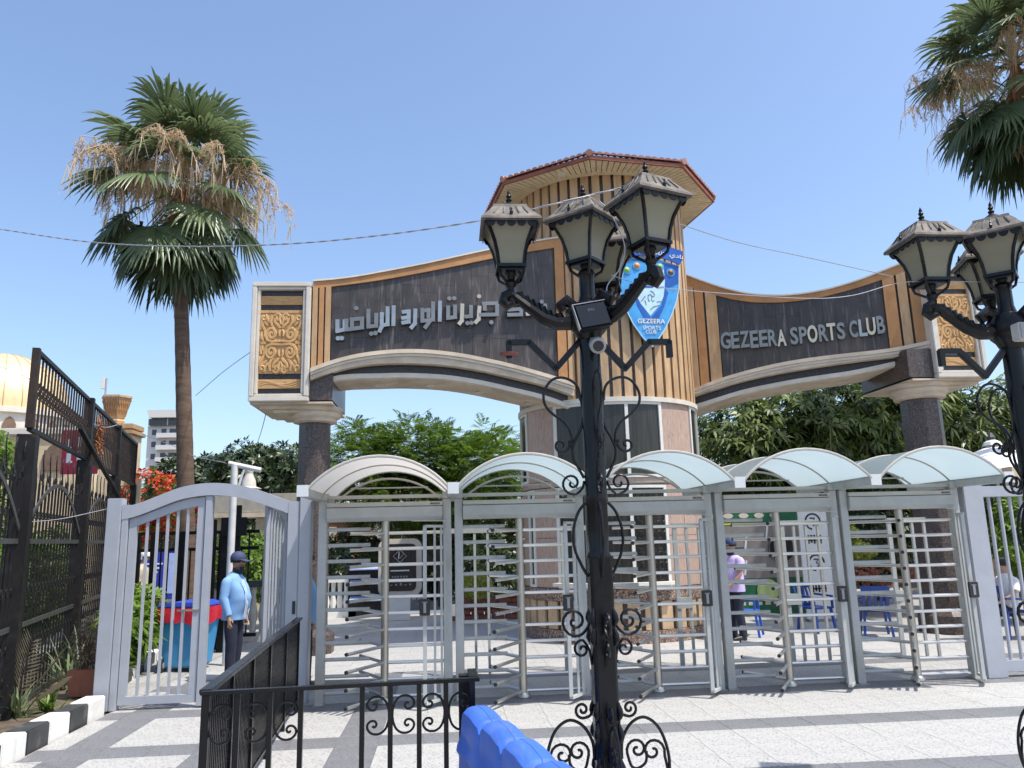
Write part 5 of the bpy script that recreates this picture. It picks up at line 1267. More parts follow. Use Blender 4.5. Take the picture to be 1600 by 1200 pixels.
# ---------------------------------------------------------------- fan palms
def fan_frond(org, az, el, pet, bl, droop, seed, nseg=30, span=R(235)):
    rg = np.random.default_rng(seed); d = np.array([math.cos(az)*math.cos(el), math.sin(az)*math.cos(el), math.sin(el)])
    sd = np.array([-math.sin(az), math.cos(az), 0.]); nrm = np.cross(d, sd); V, F = [], []
    def grav(p, s): q = p.copy(); q[2] -= droop*s*s; return q
    # petiole
    for j in range(6):
        u = j/5; c = grav(np.array(org)+d*pet*u, u*.55); w_ = .030-.012*u
        V += [c-sd*w_, c+nrm*w_*.7, c+sd*w_]
        if j: k = len(V)-6; F += [(k,k+1,k+4,k+3),(k+1,k+2,k+5,k+4)]
    hub = grav(np.array(org)+d*pet, .55); hd = unit(d+np.array([0,0,-droop*.55]))
    sdn = sd; n2 = unit(np.cross(hd, sdn))
    for k in range(nseg):
        th = -span/2+span*(k+.5)/nseg; wa = span/nseg*.5; L_ = bl*(.80+.20*math.cos(th*.75))*rg.uniform(.93,1.05); lift = .22*math.cos(th)-.05
        b0 = len(V); st = (.03,.30,.58,.80,1.0); tip_d = rg.uniform(.25,.60)*bl; bend = rg.normal(0,.05)
        for i, r in enumerate(st):
            ww = math.tan(wa)*L_*min(r,.60)*(1 if r <= .6 else max(0,(1-r)/.4)**.8)*1.04
            dirv = hd*math.cos(th+bend*r)+sdn*math.sin(th+bend*r); tang = -hd*math.sin(th)+sdn*math.cos(th)
            c = hub+dirv*L_*r-n2*(lift*L_*r*r*.9 if False else 0)+n2*(-.16*abs(math.sin(th))*L_*r)
            c[2] -= tip_d*max(0, r-.48)**2*2.2
            z = n2*(.016 if True else 0)*(1 if r < .9 else 0)
            V += [c-tang*ww-z, c+z, c+tang*ww-z]
            if i: q = len(V)-6; F += [(q,q+1,q+4,q+3),(q+1,q+2,q+5,q+4)]
    return np.array(V), np.array(F)
def fan_palm(label, base, top, crown_z, seed, group, flowers=True, scl=1.0, only=None):
    t = thing('fan_palm', label, 'palm tree', base, 0, group); rg = random.Random(seed); base = Vector(base); top = Vector(top)-base
    mb = MB(); n = 40; pts = []; rs = []
    for i in range(n+1):
        u = i/n; pts.append(Vector((top.x*(u**1.2), top.y*u, top.z*u))); rs.append((.195-.055*u+.12*max(0,.06-u)/.06)*(1+.018*((i%2)*2-1))*scl)
    mb.tube(pts, rs, 14); mb.build('trunk', M['bark'], t, True)
    c = Vector((top.x, top.y, top.z)); mb = MB(); mb.lathe([(.16,-.5),(.24,-.1),(.30,.35),(.26,.9),(.14,1.5),(.03,1.8)], 12, c); mb.build('crown_boots', M['bark_fibre'], t, True)
    for k in range(22):
        a = rg.random()*6.28; z = rg.uniform(-.35,.9); mb2 = MB() if k == 0 else mb2; p = c+Vector((math.cos(a)*.25, math.sin(a)*.25, z)); q = p+Vector((math.cos(a)*.16, math.sin(a)*.16, rg.uniform(-.55,.25))); mb2.tube([p, q], [.05,.012], 4)
    tag(mb2.build('leaf_stubs', M['bark_fibre'], t), kind='stuff')
    g = c+Vector((0,0,crown_z)); k = 0
    NL = 54
    for k in range(NL):      # spiral of fronds, upright at the heart and hanging below
        u = k/(NL-1); el = R(84-28*min(1,u/.16)-34*max(0,min(1,(u-.16)/.24))-58*max(0,min(1,(u-.40)/.20))-30*max(0,(u-.60)/.40))+rg.uniform(-R(8),R(8))
        az = k*2.39996+rg.uniform(-.2,.2); pet = (1.15+.25*math.sin(u*3.1))*rg.uniform(.82,1.12); bl = (1.14-.16*u)*rg.uniform(.85,1.1); dr = .22+.55*math.sin(min(1,u*1.4)*1.9)
        V, F = fan_frond(g-Vector((0,0,1.0*u)), az, el, pet*scl, bl*scl, max(.2,dr), seed*100+k)
        ti = np.full(len(V), min(1, max(0, rg.gauss(.70-.50*u, .15))))
        place('frond', npmesh('frond', V, F, M['leaf_palm'], ti), t)
    if flowers:
        fm = []
        for i in range(15):
            az = 6.283*i/15+rg.uniform(-.25,.25); el = R(rg.uniform(10,34)); L_ = rg.uniform(1.8,2.55)*scl; mb = MB(); d = Vector((math.cos(az)*math.cos(el), math.sin(az)*math.cos(el), math.sin(el))); P_ = []
            for j in range(9): u = j/8; P_.append(g+Vector((0,0,-.35))+d*L_*u+Vector((0,0,-.62*u*u*L_*.6)))
            mb.tube(P_, [.02-.0015*j for j in range(9)], 4); VV = []
            for j in range(3, 9):
                for q in range(6):
                    p0 = P_[j]; hang = Vector((rg.gauss(0,.20), rg.gauss(0,.20), -rg.uniform(.25,.75))); p1 = p0+hang*.5+Vector((rg.gauss(0,.06),rg.gauss(0,.06),.05)); p2 = p0+hang; mb.tube([p0, p1, p2], [.006,.005,.003], 3)
                    for z in range(24):
                        u = rg.uniform(.25,1); b = p0.lerp(p2, u); e = Vector((rg.gauss(0,1), rg.gauss(0,1), rg.gauss(.1,1))).normalized()*rg.uniform(.05,.12)*(1.25-.4*u); s_ = Vector((e.y,-e.x,.3*e.z)).normalized()*.010
                        VV += [b-s_, b+s_, b+e+s_*.4, b+e-s_*.4]
                    if q < 2:
                        for z in range(3):   # hanging ribbons
                            e = p2+Vector((rg.gauss(0,.08), rg.gauss(0,.08), -rg.uniform(.3,.8))); s_ = Vector((.009,.004,0)); VV += [p2-s_, p2+s_, e+s_*.4, e-s_*.4]
            b0 = len(mb.v); mb.v += [tuple(v) for v in VV]; mb.f += [(b0+4*z, b0+4*z+1, b0+4*z+2, b0+4*z+3) for z in range(len(VV)//4)]; mb.m += [0]*(len(VV)//4)
            V = np.array(mb.v); me = mb.mesh('flower_cluster', M['flower_tan']); a = me.attributes.new('tint', 'FLOAT', 'POINT'); a.data.foreach_set('value', nr.random(len(me.vertices)).astype(np.float32)); place('flower_cluster', me, t)
    return t
GP = 'fan palms with tan flower clusters'
fan_palm('tall fan palm with tan flower clusters standing behind the grey swing gate', (-5.42,17,0), (-6.03,17,8.35), 2.18, 3, GP, scl=1.0)
fan_palm('fan palm whose crown leans in at the top right corner', (13.05,15.2,0), (13.2,15.2,10.65), 2.05, 9, GP, scl=1.0)
# ================================================================ BACKGROUND BUILDINGS
def simple(root, mb, name, mt, par=None, **k):
    o = mb.build(name, M[mt] if isinstance(mt, str) else mt, par or root, **k)
    if par is None or par is root: o.matrix_parent_inverse = Matrix.Translation(-root.location)
    return o
dm = thing('domed_building', 'beige building with a large golden dome beyond the iron fence', 'building', (-17.9,30,0))
mb = MB(); mb.box(-24,-12.4,27,29,0,5.6); simple(dm, mb, 'wall', 'beige_wall')
mb = MB(); mb.box(-24.1,-12.3,26.9,29.1,5.6,5.85); simple(dm, mb, 'cornice', 'pale_wall', bevel=.04)
mb = MB(); mb.lathe([(2.55,5.85),(2.55,6.85),(2.7,6.9),(2.7,7.1),(2.4,7.15)], 32, (-17.9,32,0)); simple(dm, mb, 'drum', 'pale_wall', smooth=True)
for k in range(20):
    a = R(18*k); mb = MB(); c = Vector((-17.9+2.52*math.cos(a), 32+2.52*math.sin(a), 0)); u = Vector((-math.sin(a), math.cos(a), 0)); n_ = Vector((math.cos(a), math.sin(a), 0))
    mb.prism([(-.22,6.0),(.22,6.0),(.22,6.45),(.12,6.66),(0,6.74),(-.12,6.66),(-.22,6.45)], c, u, (0,0,1), .06); simple(dm, mb, 'drum_niche', 'brown_wall')
mb = MB(); N_ = 16; pr = [(2.36*math.cos(R(90)*i/N_)*(1+.05*math.sin(math.pi*i/N_)), 7.15+2.45*math.sin(R(90)*i/N_)) for i in range(N_+1)]; pr[-1] = (0, pr[-1][1]); mb.lathe(pr, 48, (-17.9,32,0)); do = simple(dm, mb, 'dome', 'gold_dome', smooth=True)
mb = MB()
for k in range(24): mb.tube([Vector((-17.9,32,0))+Vector((math.cos(R(15*k))*r*1.002, math.sin(R(15*k))*r*1.002, z)) for r, z in pr[:-1]], .016, 4)
simple(dm, mb, 'dome_seams', 'stone_orange', do)
for k in range(9):
    mb = MB(); x = -23+k*1.4; mb.prism([(-.4,4.4),(.4,4.4),(.4,4.9),(.2,5.2),(0,5.32),(-.2,5.2),(-.4,4.9)], (x,26.99,0), (1,0,0), (0,0,1), .05); simple(dm, mb, 'arched_niche', 'brown_wall')
ub = thing('urn_pillar', 'beige pillar carrying a hexagonal lattice urn left of the pale tower block', 'pillar', (-9.75,23.8,0))
mb = MB(); mb.box(-10.2,-9.35,23.4,24.2,0,5.25); simple(ub, mb, 'pillar_shaft', 'beige_wall', bevel=.02)
mb = MB(); mb.box(-10.28,-9.27,23.3,24.3,5.1,5.22); mb.box(-10.24,-9.31,23.35,24.25,5.26,5.42); simple(ub, mb, 'pillar_cap', 'stone_tan', bevel=.02)
mb = MB(); mb.lathe([(.25,5.43),(.28,5.55),(.24,5.6),(.27,5.64),(.42,6.22),(.45,6.24),(.45,6.30),(.38,6.30)], 6, (-10.0,23.8,0)); simple(ub, mb, 'urn', 'stone_tan2')
mb = MB()
for k in range(6):
    for s_ in range(5):
        for sg in (-1, 1):
            pts = []
            for j in range(4):
                u = j/3; a = R(60*k)+R(60)*(s_+.5+sg*(u-.5)*1.2)/5; aa = R(60*k+30); rr_ = (.275+.14*u)*math.cos(R(30))/max(.5, math.cos(a-aa)); pts.append((-10.0+rr_*1.01*math.cos(a), 23.8+rr_*1.01*math.sin(a), 5.68+.5*u))
            mb.tube(pts, .012, 4)
tag(simple(ub, mb, 'lattice_relief', 'stone_orange'), kind='stuff')
an = thing('antenna_mast', 'thin antenna mast with a small white panel beside the lattice urn', 'antenna', (-12.35,28.4,5.85))
mb = MB(); mb.tube([(0,0,0),(0,0,2.0)], .035, 6); mb.build('mast', M['grey_paint'], an); mb = MB(); mb.box(-.18,-.036,-.05,.05,1.6,2.0); mb.build('antenna_panel', M['print_white'], an, bevel=.01)
rs = thing('red_sign', 'red board with white lettering behind the upper fence panel', 'sign', (-9.2,20,4.2))
mb = MB(); mb.box(-.42,.45,-.03,.03,-.55,.55); mb.build('sign_board', M['red_sign'], rs); mb = MB()
mb.box(-.045,.045,.0,.1,-4.2,-.55); mb.build('sign_post', M['black_iron'], rs)
for k, (x, z) in enumerate(((-.28,.2),(-.02,.25),(.18,.2),(-.25,-.15),(.0,-.1),(.22,-.15))):
    mb = MB(); mb.box(x-.05,x+.06,-.036,-.031,z-.12,z+.12); mb.box(x-.05,x+.10,-.0361,-.0311,z-.12,z-.07); mb.build('sign_letter', M['print_white'], rs)

ap = thing('apartment_tower', 'tall pale apartment tower with balconies far behind the palm trunk', 'building', (-71,205,0))
mb = MB(); mb.box(-76,-67.6,200,205,0,31.5); simple(ap, mb, 'wall', 'apartment_wall')
mb = MB(); mb.box(-75.4,-68,199,204,31.5,33.2); simple(ap, mb, 'glazed_storey', 'window_dark')
mb = MB(); mb.prism([(-75.6,35.2),(-75.0,33.3),(-69,33.3),(-68,33.3),(-67.5,35.2)], (0,197.5,0), (1,0,0), (0,0,1), -6); simple(ap, mb, 'roof_block', 'apartment_wall')
for f in range(4):
    for px in range(3):
        mb = MB(); x = -75.5+px*4.6; mb.box(x-.1, x+.1, 198.9, 199.1, 31.5, 33.2); simple(ap, mb, 'mullion', 'apartment_wall') if f == 0 else None
for f in range(10):
    z = 1.0+f*3.05
    for x0, x1 in ((-74.9,-73.8),):
        mb = MB(); mb.box(x0,x1,199.95,200.02,z+.7,z+2.1); w_ = simple(ap, mb, 'window', 'window_dark'); mb = MB(); mb.box(x0-.12,x1+.12,199.88,200.0,z+.5,z+.69); o = mb.build('sill', M['apartment_wall'], w_)
    for x0, x1 in ((-72.6,-71.4),(-70.6,-68.0)):
        mb = MB(); mb.box(x0,x1,199.94,200.02,z+.15,z+2.3); simple(ap, mb, 'window', 'window_dark')
    mb = MB(); mb.box(-73.2,-67.2,198.2,200,z-.15,z+.1); mb.box(-73.2,-67.2,198.2,198.35,z+.1,z+1.0); simple(ap, mb, 'balcony', 'apartment_wall')

# pavilion behind the gate, white pole and lantern
pv = thing('pavilion', 'low pavilion with a grey beam and cream edge behind the guard', 'building', (-4.9,20.5,0))
mb = MB(); mb.box(-6.1,-3.55,20,20.9,2.62,3.08); simple(pv, mb, 'roof_beam', 'grey_beam', bevel=.01)
mb = MB(); mb.box(-6.12,-3.53,19.96,20.94,2.50,2.615); simple(pv, mb, 'beam_edge', 'cream_stone')
for x in (-5.95,-4.75):
    mb = MB(); mb.box(x-.14,x+.14,20.2,20.5,0,2.495); simple(pv, mb, 'pillar', 'cream_stone')
ln = thing('roof_lantern', 'small white ribbed dome lantern standing on the pavilion roof', 'lantern', (-5.15,20.4,3.08))
mb = MB(); mb.lathe([(.30,0),(.30,.16),(.42,.18),(.24,.24),(.22,.42),(.13,.60),(.12,.66),(.14,.70),(.12,.80),(.05,.86),(0,.87)], 16); mb.build('lantern_shell', M['balustrade'], ln, True); ln.scale = (.78,.78,.85)
wp = thing('white_pole', 'white pole with a slanted tube lamp at its head behind the guard', 'pole', (-3.52,13.0,0))
mb = MB(); mb.tube([(0,0,0),(0,0,3.12)], .058, 12); mb.build('pole', M['pole_white'], wp, True)
mb = MB(); mb.tube([(-.10,0,3.16),(.42,.02,3.04)], .042, 8); mb.build('tube_lamp', M['pole_white'], wp, True); mb = MB(); mb.tube([(.02,0,2.55),(.12,0,2.95),(.16,0,3.06)], .022, 6); mb.build('brace', M['pole_white'], wp)

# balustrade
bl = thing('balustrade', 'pale balustrade with turned balusters behind the guard', 'balustrade', (-3.6,16,0))
mb = MB(); mb.box(-4.7,-2.5,15.9,16.15,1.02,1.14); simple(bl, mb, 'top_rail', 'brace_grey', bevel=.01); mb = MB(); mb.box(-4.7,-2.5,15.9,16.15,0,.16); simple(bl, mb, 'plinth', 'balustrade')
bu = MB(); bu.lathe([(.05,.16),(.07,.2),(.045,.26),(.085,.42),(.09,.5),(.05,.72),(.04,.85),(.065,.93),(.06,1.02)], 10); bu = bu.mesh('baluster', M['balustrade'], True)
for k in range(12):
    o = place('baluster', bu, bl); o.matrix_parent_inverse = Matrix.Translation(-bl.location); o.matrix_basis = Matrix.Translation((-4.6+.185*k, 16.02, 0))
b2 = thing('balustrade', 'short white balustrade seen low through the first turnstile', 'balustrade', (-2.8,20.2,0))
mb = MB(); mb.box(-3.35,-2.35,20.1,20.35,.85,.95); simple(b2, mb, 'top_rail', 'white_paint'); mb = MB(); mb.box(-3.35,-2.35,20.1,20.35,0,.14); simple(b2, mb, 'plinth', 'white_paint')
bu2 = MB(); bu2.lathe([(.05,.14),(.08,.35),(.05,.6),(.06,.85)], 8); bu2 = bu2.mesh('baluster', M['white_paint'], True)
for k in range(6):
    o = place('baluster', bu2, b2); o.matrix_parent_inverse = Matrix.Translation(-b2.location); o.matrix_basis = Matrix.Translation((-3.25+.16*k, 20.22, 0))
# banner behind the fence at left
ba = thing('printed_banner', 'blue printed banner behind the grey gate bars', 'banner', (-7.95,22,1.2))
mb = MB(); mb.box(-.62,.60,-.01,.01,-.75,.55); mb.build('banner_sheet', M['banner_blue'], ba); mb = MB(); mb.box(-.58,-.05,-.016,-.011,.30,.50); mb.box(.32,.56,-.016,-.011,-.6,.45); mb.build('banner_patch', M['banner_light'], ba)
for k in range(5): mb = MB(); mb.box(-.5,.22-.06*k,-.0165,-.0115,.16-.11*k,.20-.11*k); mb.build('printed_line', M['print_white'], ba)
mb = MB(); mb.box(-.66,-.62,-.02,.02,-1.2,.58); mb.box(.60,.64,-.02,.02,-1.2,.58); mb.build('banner_frame', M['black_iron'], ba)

# kiosk
kk = thing('kiosk', 'terracotta walled kiosk with a white rounded door seen through the first turnstile', 'kiosk', (-3.6,25.5,0))
mb = MB(); mb.box(-4.6,-2.65,25,27.5,0,2.45); simple(kk, mb, 'wall', 'terracotta_wall'); mb = MB(); mb.box(-4.7,-2.55,24.9,27.6,2.45,2.6); simple(kk, mb, 'roof_slab', 'cream_stone')
mb = MB(); mb.box(-4.05,-3.55,24.9,24.99,.3,2.3); simple(kk, mb, 'cream_pilaster', 'cream_stone')
mb = MB(); mb.prism([(-.30,.5),(.30,.5),(.30,1.55),(.26,1.72),(.15,1.8),(-.15,1.8),(-.26,1.72),(-.30,1.55)], (-3.35,24.97,0), (1,0,0), (0,0,1), .08); d_ = simple(kk, mb, 'door', 'booth_white'); mb = MB(); mb.prism([(-.10,1.0),(.12,1.0),(.12,1.55),(.06,1.62),(-.04,1.62),(-.10,1.55)], (-3.25,24.88,0), (1,0,0), (0,0,1), .02); o = mb.build('door_pane', M['shield_blue'], d_)
lw = thing('brick_wall', 'low red brick planter wall seen through the second turnstile', 'wall', (.2,18.5,0))
bx = MB(); bx.box(-.145,.145,-.11,.11,-.055,.055); bx = bx.mesh('brick', M['brick_red'], bevel=.008)
for r_ in range(5):
    for k in range(5, 10):
        if r_ == 4 and k % 3: continue
        o = place('brick', bx, lw, (-1.6+.31*k+(.15 if r_ % 2 else 0), rng.uniform(-.01,.01), .06+.122*r_))
# sign totem
to = thing('totem_sign', 'black rounded sign with a diamond emblem in a pale frame seen through the first turnstile', 'sign', (-1.2,19,0))
def rrect(x0, x1, z0, z1, r, n=5):
    o = []
    for cx, cz, a in ((x1-r,z1-r,0),(x0+r,z1-r,90),(x0+r,z0+r,180),(x1-r,z0+r,270)): o += [(cx+r*math.cos(R(a+90*i/n)), cz+r*math.sin(R(a+90*i/n))) for i in range(n+1)]
    return o
mb = MB(); mb.prism(rrect(-.51,.51,.55,1.88,.2), (0,-.08,0), (1,0,0), (0,0,1), -.16); mb.build('sign_frame', M['sign_frame'], to, bevel=.01)
mb = MB(); mb.prism(rrect(-.385,.385,.67,1.76,.12), (0,-.081,0), (1,0,0), (0,0,1), .012); mb.build('sign_panel', M['panel_black'], to)
mb = MB(); mb.box(-.27,.24,-.07,.07,0,.545); mb.build('pedestal', M['booth_white'], to, bevel=.01)
mb = MB()
dpt = [Vector((0,-.096,1.62)), Vector((.16,-.096,1.475)), Vector((0,-.096,1.33)), Vector((-.16,-.096,1.475))]
for a, b in zip(dpt, dpt[1:]+dpt[:1]): mb.bar(a, b, .028, .006)
mb.bar(dpt[0].lerp(dpt[3],.3)+Vector((.03,0,0)), dpt[2].lerp(dpt[1],.2)+Vector((-.06,0,.05)), .022, .006); mb.bar(dpt[1].lerp(dpt[0],.4), dpt[2].lerp(dpt[3],.3)+Vector((.05,0,.05)), .022, .006)
mb.build('diamond_emblem', M['print_white'], to)
mb = MB(); mb.box(-.22,.22,-.097,-.093,1.125,1.155); mb.build('printed_line', M['print_white'], to)
for k in range(6): mb = MB(); mb.box(-.19+.066*k,-.15+.066*k,-.097,-.093,.98,1.02); mb.build('printed_character', M['print_dim'], to)
for k in range(5): mb = MB(); mb.box(-.22+.11*k,-.17+.11*k,-.097,-.093,.80,.82+.02*(k % 3)); mb.build('printed_character', M['print_dim'], to)
dk = thing('dark_kiosk', 'dark low cabinet with blue slanted shelves behind the first turnstile', 'cabinet', (-2.0,20.4,0))
mb = MB(); mb.box(-.55,.55,-.3,.3,0,1.25); mb.build('cabinet_body', M['panel_black'], dk, bevel=.01)
for z in (.45,.85,1.2): mb = MB(); mb.hexa([(-.5,-.5,z-.06),(.5,-.5,z-.06),(.5,-.3,z+.02),(-.5,-.3,z+.02),(-.5,-.5,z-.03),(.5,-.5,z-.03),(.5,-.3,z+.05),(-.5,-.3,z+.05)]); mb.build('slanted_shelf', M['banner_light'], dk)
# green poster wall and two white printed panels
gb = thing('printed_banner', 'large green and grey printed banner behind the person in the lavender shirt', 'banner', (6.9,17.3,0))
mb = MB(); mb.box(-1.55,1.35,-.02,.02,.04,2.42); mb.build('banner_sheet', M['banner_green'], gb); mb = MB(); mb.box(-1.5,1.3,-.03,-.021,.82,1.98); mb.build('banner_patch', M['banner_grey'], gb)
mb = MB(); mb.box(-1.5,1.2,-.034,-.021,2.0,2.035); mb.build('banner_edge', M['print_yellow'], gb)
for k in range(6):
    mb = MB(); x = -1.35+.36*k; mb.prism([(.12*math.cos(a), .06*math.sin(a)) for a in [R(45*q) for q in range(8)]], (x,-.023,2.2), (1,0,0), (0,0,1), .006); mb.build('pink_script', M['sign_frame'], gb)
for c, r_, m_ in (((.15,.55),.25,'print_lime'),((-.72,.52),.11,'print_lime'),((.55,1.45),.32,'panel_black')):
    mb = MB(); mb.prism([(r_*math.cos(R(15*q)), r_*math.sin(R(15*q))) for q in range(24)], (c[0],-.036,c[1]), (1,0,0), (0,0,1), .005); mb.build('printed_disc', M[m_], gb)
mb = MB(); mb.tube([(.55+.30*math.cos(R(15*q)), -.044, 1.45+.30*math.sin(R(15*q))) for q in range(24)], .012, 4, close=True); mb.tube([(.45,-.044,1.6),(.6,-.044,1.55),(.5,-.044,1.42),(.64,-.044,1.36)], .022, 4); mb.build('printed_ring', M['print_dim'], gb)
for k in range(9): mb = MB(); x = -.5+.19*k; mb.box(x,x+.12,-.026,-.0215,.24,.31); mb.build('printed_character', M['sign_frame'], gb)
for k, (x, z, l_) in enumerate(((-.95,1.75,.3),(-.9,1.45,.35),(-.3,1.6,.4),(-.55,1.3,.25),(.2,1.8,.3),(-.35,1.05,.3))):
    mb = MB(); mb.bar((x,-.035,z-.16), (x+.06,-.035,z+.16), .04, .006); mb.build('printed_stroke', M['print_white'], gb)
mb = MB(); mb.box(-.35,.32,-.026,-.0215,.86,1.0) if False else mb.box(-.95,-.30,-.037,-.031,1.47,1.50); mb.build('printed_stroke', M['print_black'], gb)
RG = 'white printed panels leaning beside the green banner'
def rollup(label, x, y, w_, h_):
    t = thing('advert_board', label, 'advert board', (x,y,0), 0); mb = MB(); mb.box(-w_/2,w_/2,-.02,.02,.05,h_); mb.build('panel_sheet', M['booth_white'], t); mb = MB(); mb.box(-w_/2,w_/2,-.1,.1,0,.05); mb.build('panel_foot', M['print_dim'], t)
    for z in (h_*.86, h_*.50):
        for rr_ in (.15,.17): mb = MB(); mb.tube([(rr_*math.cos(R(20*q)), -.022, z+rr_*math.sin(R(20*q))) for q in range(14)], .009, 4); mb.build('printed_ring', M['print_black'], t)
        mb = MB(); mb.tube([(-.06,-.022,z+.07),(.05,-.022,z+.07),(-.01,-.022,z+.0),(.06,-.022,z-.04),(.0,-.022,z-.09)], .016, 4); mb.build('printed_figure', M['print_black'], t)
    for z in (h_*.70, h_*.28):
        for k in range(5): mb = MB(); xx = -.15+.065*k; mb.box(xx,xx+.04,-.026,-.0205,z-.08+.02*(k % 2),z+.10); mb.build('printed_character', M['print_black'], t)
        mb = MB(); mb.box(-.15,.16,-.026,-.0205,z-.02,z+.01); mb.build('printed_character', M['print_black'], t)
    return t
rollup('white printed panel with black emblems right of the green banner', 7.62, 16.0, .62, 2.35)
# brown building to the right, parasols
bw = thing('brown_building', 'dark brown building with deep openings behind the last turnstile and grey railing', 'building', (13,24,0))
mb = MB(); mb.box(9.6,24,24,28,0,3.2); simple(bw, mb, 'wall', 'brown_wall')
mb = MB(); mb.box(9.5,24.1,23.8,28.1,3.2,3.4); simple(bw, mb, 'roof_slab', 'grey_beam')
for k in range(5): mb = MB(); x = 10.2+k*1.9; mb.box(x,x+1.2,23.93,23.99,.0,2.3); simple(bw, mb, 'opening', 'window_dark')
tan = thing('tan_post', 'tan painted post behind the grey railing at the right edge', 'post', (10.05,12.2,0)); mb = MB(); mb.box(-.09,.09,-.09,.09,0,2.5); mb.build('post_shaft', M['beige_wall'], tan, bevel=.01); mb = MB(); mb.box(-.8,1.8,-.12,.12,2.501,2.8); mb.build('post_beam', M['beige_wall'], tan)
wb = thing('rear_wall', 'long low pale wall closing the garden behind the trees', 'wall', (0,32,0)); mb = MB(); mb.box(-30,45,0,.3,0,1.9); mb.build('wall_face', M['brown_wall'], wb)
hw = MB()
def parasol(label, x, y, zt, r, h, grp='white parasols'):
    t = thing('parasol', label, 'parasol', (x,y,0), 0, grp); n = 8; mb = MB()
    for k in range(n):
        a, b = R(360/n*k), R(360/n*(k+1)); A = Vector((r*math.cos(a), r*math.sin(a), zt-h)); B = Vector((r*math.cos(b), r*math.sin(b), zt-h)); mA, mB_ = A*.5+Vector((0,0,(zt+.02)*.5)), B*.5+Vector((0,0,(zt+.02)*.5)); T_ = Vector((0,0,zt))
        mb.add([A, B, mB_, mA, T_, A-Vector((0,0,.14)), B-Vector((0,0,.14))], [(0,1,2,3),(3,2,4),(5,6,1,0)])
    mb.build('canopy', M['canvas_white'], t); mb = MB(); mb.tube([(0,0,0),(0,0,zt)], .03, 8); mb.build('pole', M['booth_white'], t); mb = MB(); mb.lathe([(.20,zt-.02),(.17,zt+.05),(.05,zt+.12)], 8); c = mb.build('vent_cap', M['canvas_white'], t); mb = MB(); mb.lathe([(.08,zt+.09),(.09,zt+.16),(.03,zt+.26),(0,zt+.28)], 8); mb.build('finial', M['brace_grey'], t)
parasol('large white parasol behind the right column and the last canopy', 12.1, 16.3, 3.62, 1.55, .62)
parasol('small white parasol seen under the arch of the last canopy', 12.0, 20.3, 3.35, .75, .35)

# ---------------------------------------------------------------- bin
bn = thing('wheeled_bin', 'light blue wheeled bin with blue lid and red bag behind the grey gate', 'bin', (-4.02,12.75,0), R(-8)); bn.scale = (.93,.95,1)
mb = MB(); mb.hexa([(-.29,-.27,.06),(.29,-.27,.06),(.29,.27,.06),(-.29,.27,.06),(-.38,-.34,.90),(.38,-.34,.90),(.38,.34,.90),(-.38,.34,.90)]); mb.build('bin_body', M['bin_blue'], bn, bevel=.03)
for x in (-.15,.0,.15):
    pass
mb = MB(); mb.prism([(-.42,.935),(-.40,.97),(-.2,1.01),(.2,1.01),(.40,.97),(.42,.935)], (0,-.38,0), (1,0,0), (0,0,1), -.76); mb.build('bin_lid', M['bin_lid'], bn, bevel=.02)
bag = MB(); n = 40
def bagpt(k, z, amp):
    a = 2*math.pi*k/n; c, s_ = math.cos(a), math.sin(a); q = 1/max(abs(c)/.415, abs(s_)/.375); w_ = 1+amp*math.sin(a*7+z*3)+amp*.5*math.sin(a*11); return (c*q*w_, s_*q*w_, z+(.028*math.sin(a*3+.6)+.014*math.sin(a*8) if z < .75 else 0))
for zi, (z, am) in enumerate(((.70,.03),(.80,.02),(.88,.015),(.935,.0))): bag.v += [bagpt(k, z, am) for k in range(n)]
for zi in range(3): bag.f += [(zi*n+k, zi*n+(k+1)%n, (zi+1)*n+(k+1)%n, (zi+1)*n+k) for k in range(n)]; bag.m += [0]*n
bag.build('bag_liner', M['bag_red'], bn, True)
for s_ in (-1, 1): mb = MB(); mb.tube([(s_*.26,-.28,.10),(s_*.33,-.28,.10)], .10, 16); wh = mb.build('wheel', M['rubber'], bn); mb = MB(); mb.tube([(s_*.255,-.28,.10),(s_*.335,-.28,.10)], .045, 10); mb.build('wheel_hub', M['print_dim'], wh)
# ---------------------------------------------------------------- blue plastic chairs
def chair(label, loc, rz, mt):
    t = thing('plastic_chair', label, 'chair', loc, rz, 'blue plastic chairs in the courtyard')
    mb = MB(); mb.box(-.22,.22,-.22,.22,.42,.455); mb.build('seat', M[mt], t, bevel=.015)
    for sx in (-1, 1):
        for sy in (-1, 1): mb = MB(); mb.bar((sx*.19,sy*.19,.42), (sx*.23,sy*.24,0), .04, .04, up=(0,1,0)); mb.build('leg', M[mt], t)
        mb = MB(); mb.bar((sx*.24,-.2,.64), (sx*.24,.22,.66), .05, .03); mb.bar((sx*.24,-.19,.42), (sx*.24,-.19,.64), .04, .03, up=(0,1,0)); mb.build('armrest', M[mt], t)
    mb = MB(); N_ = 8
    for k in range(5): x = -.19+.095*k; mb.bar((x,.21,.50), (x*1.02,.30,.80), .05, .02, up=(0,1,0))
    mb.bar((-.23,.30,.82), (.23,.30,.82), .03, .09); mb.bar((-.22,.21,.48), (.22,.21,.48), .03, .06); mb.build('backrest', M[mt], t, bevel=.004); return t
chair('bright blue plastic chair just behind the third turnstile gap, in front of the green banner', (5.35,14.2,0), R(60), 'chair_blue')
chair('bright blue plastic chair half hidden by the fourth turnstile post beside the tower', (4.75,14.9,0), R(-90), 'chair_blue')
chair('dark blue plastic chair seen low through the last turnstile', (7.45,13.6,0), R(160), 'chair_navy')
chair('dark blue plastic chair behind the left post of the last turnstile', (6.75,14.4,0), R(20), 'chair_navy')
chair('dark blue plastic chair under the person seated behind the grey railing', (9.35,12.75,0), R(90), 'chair_navy')

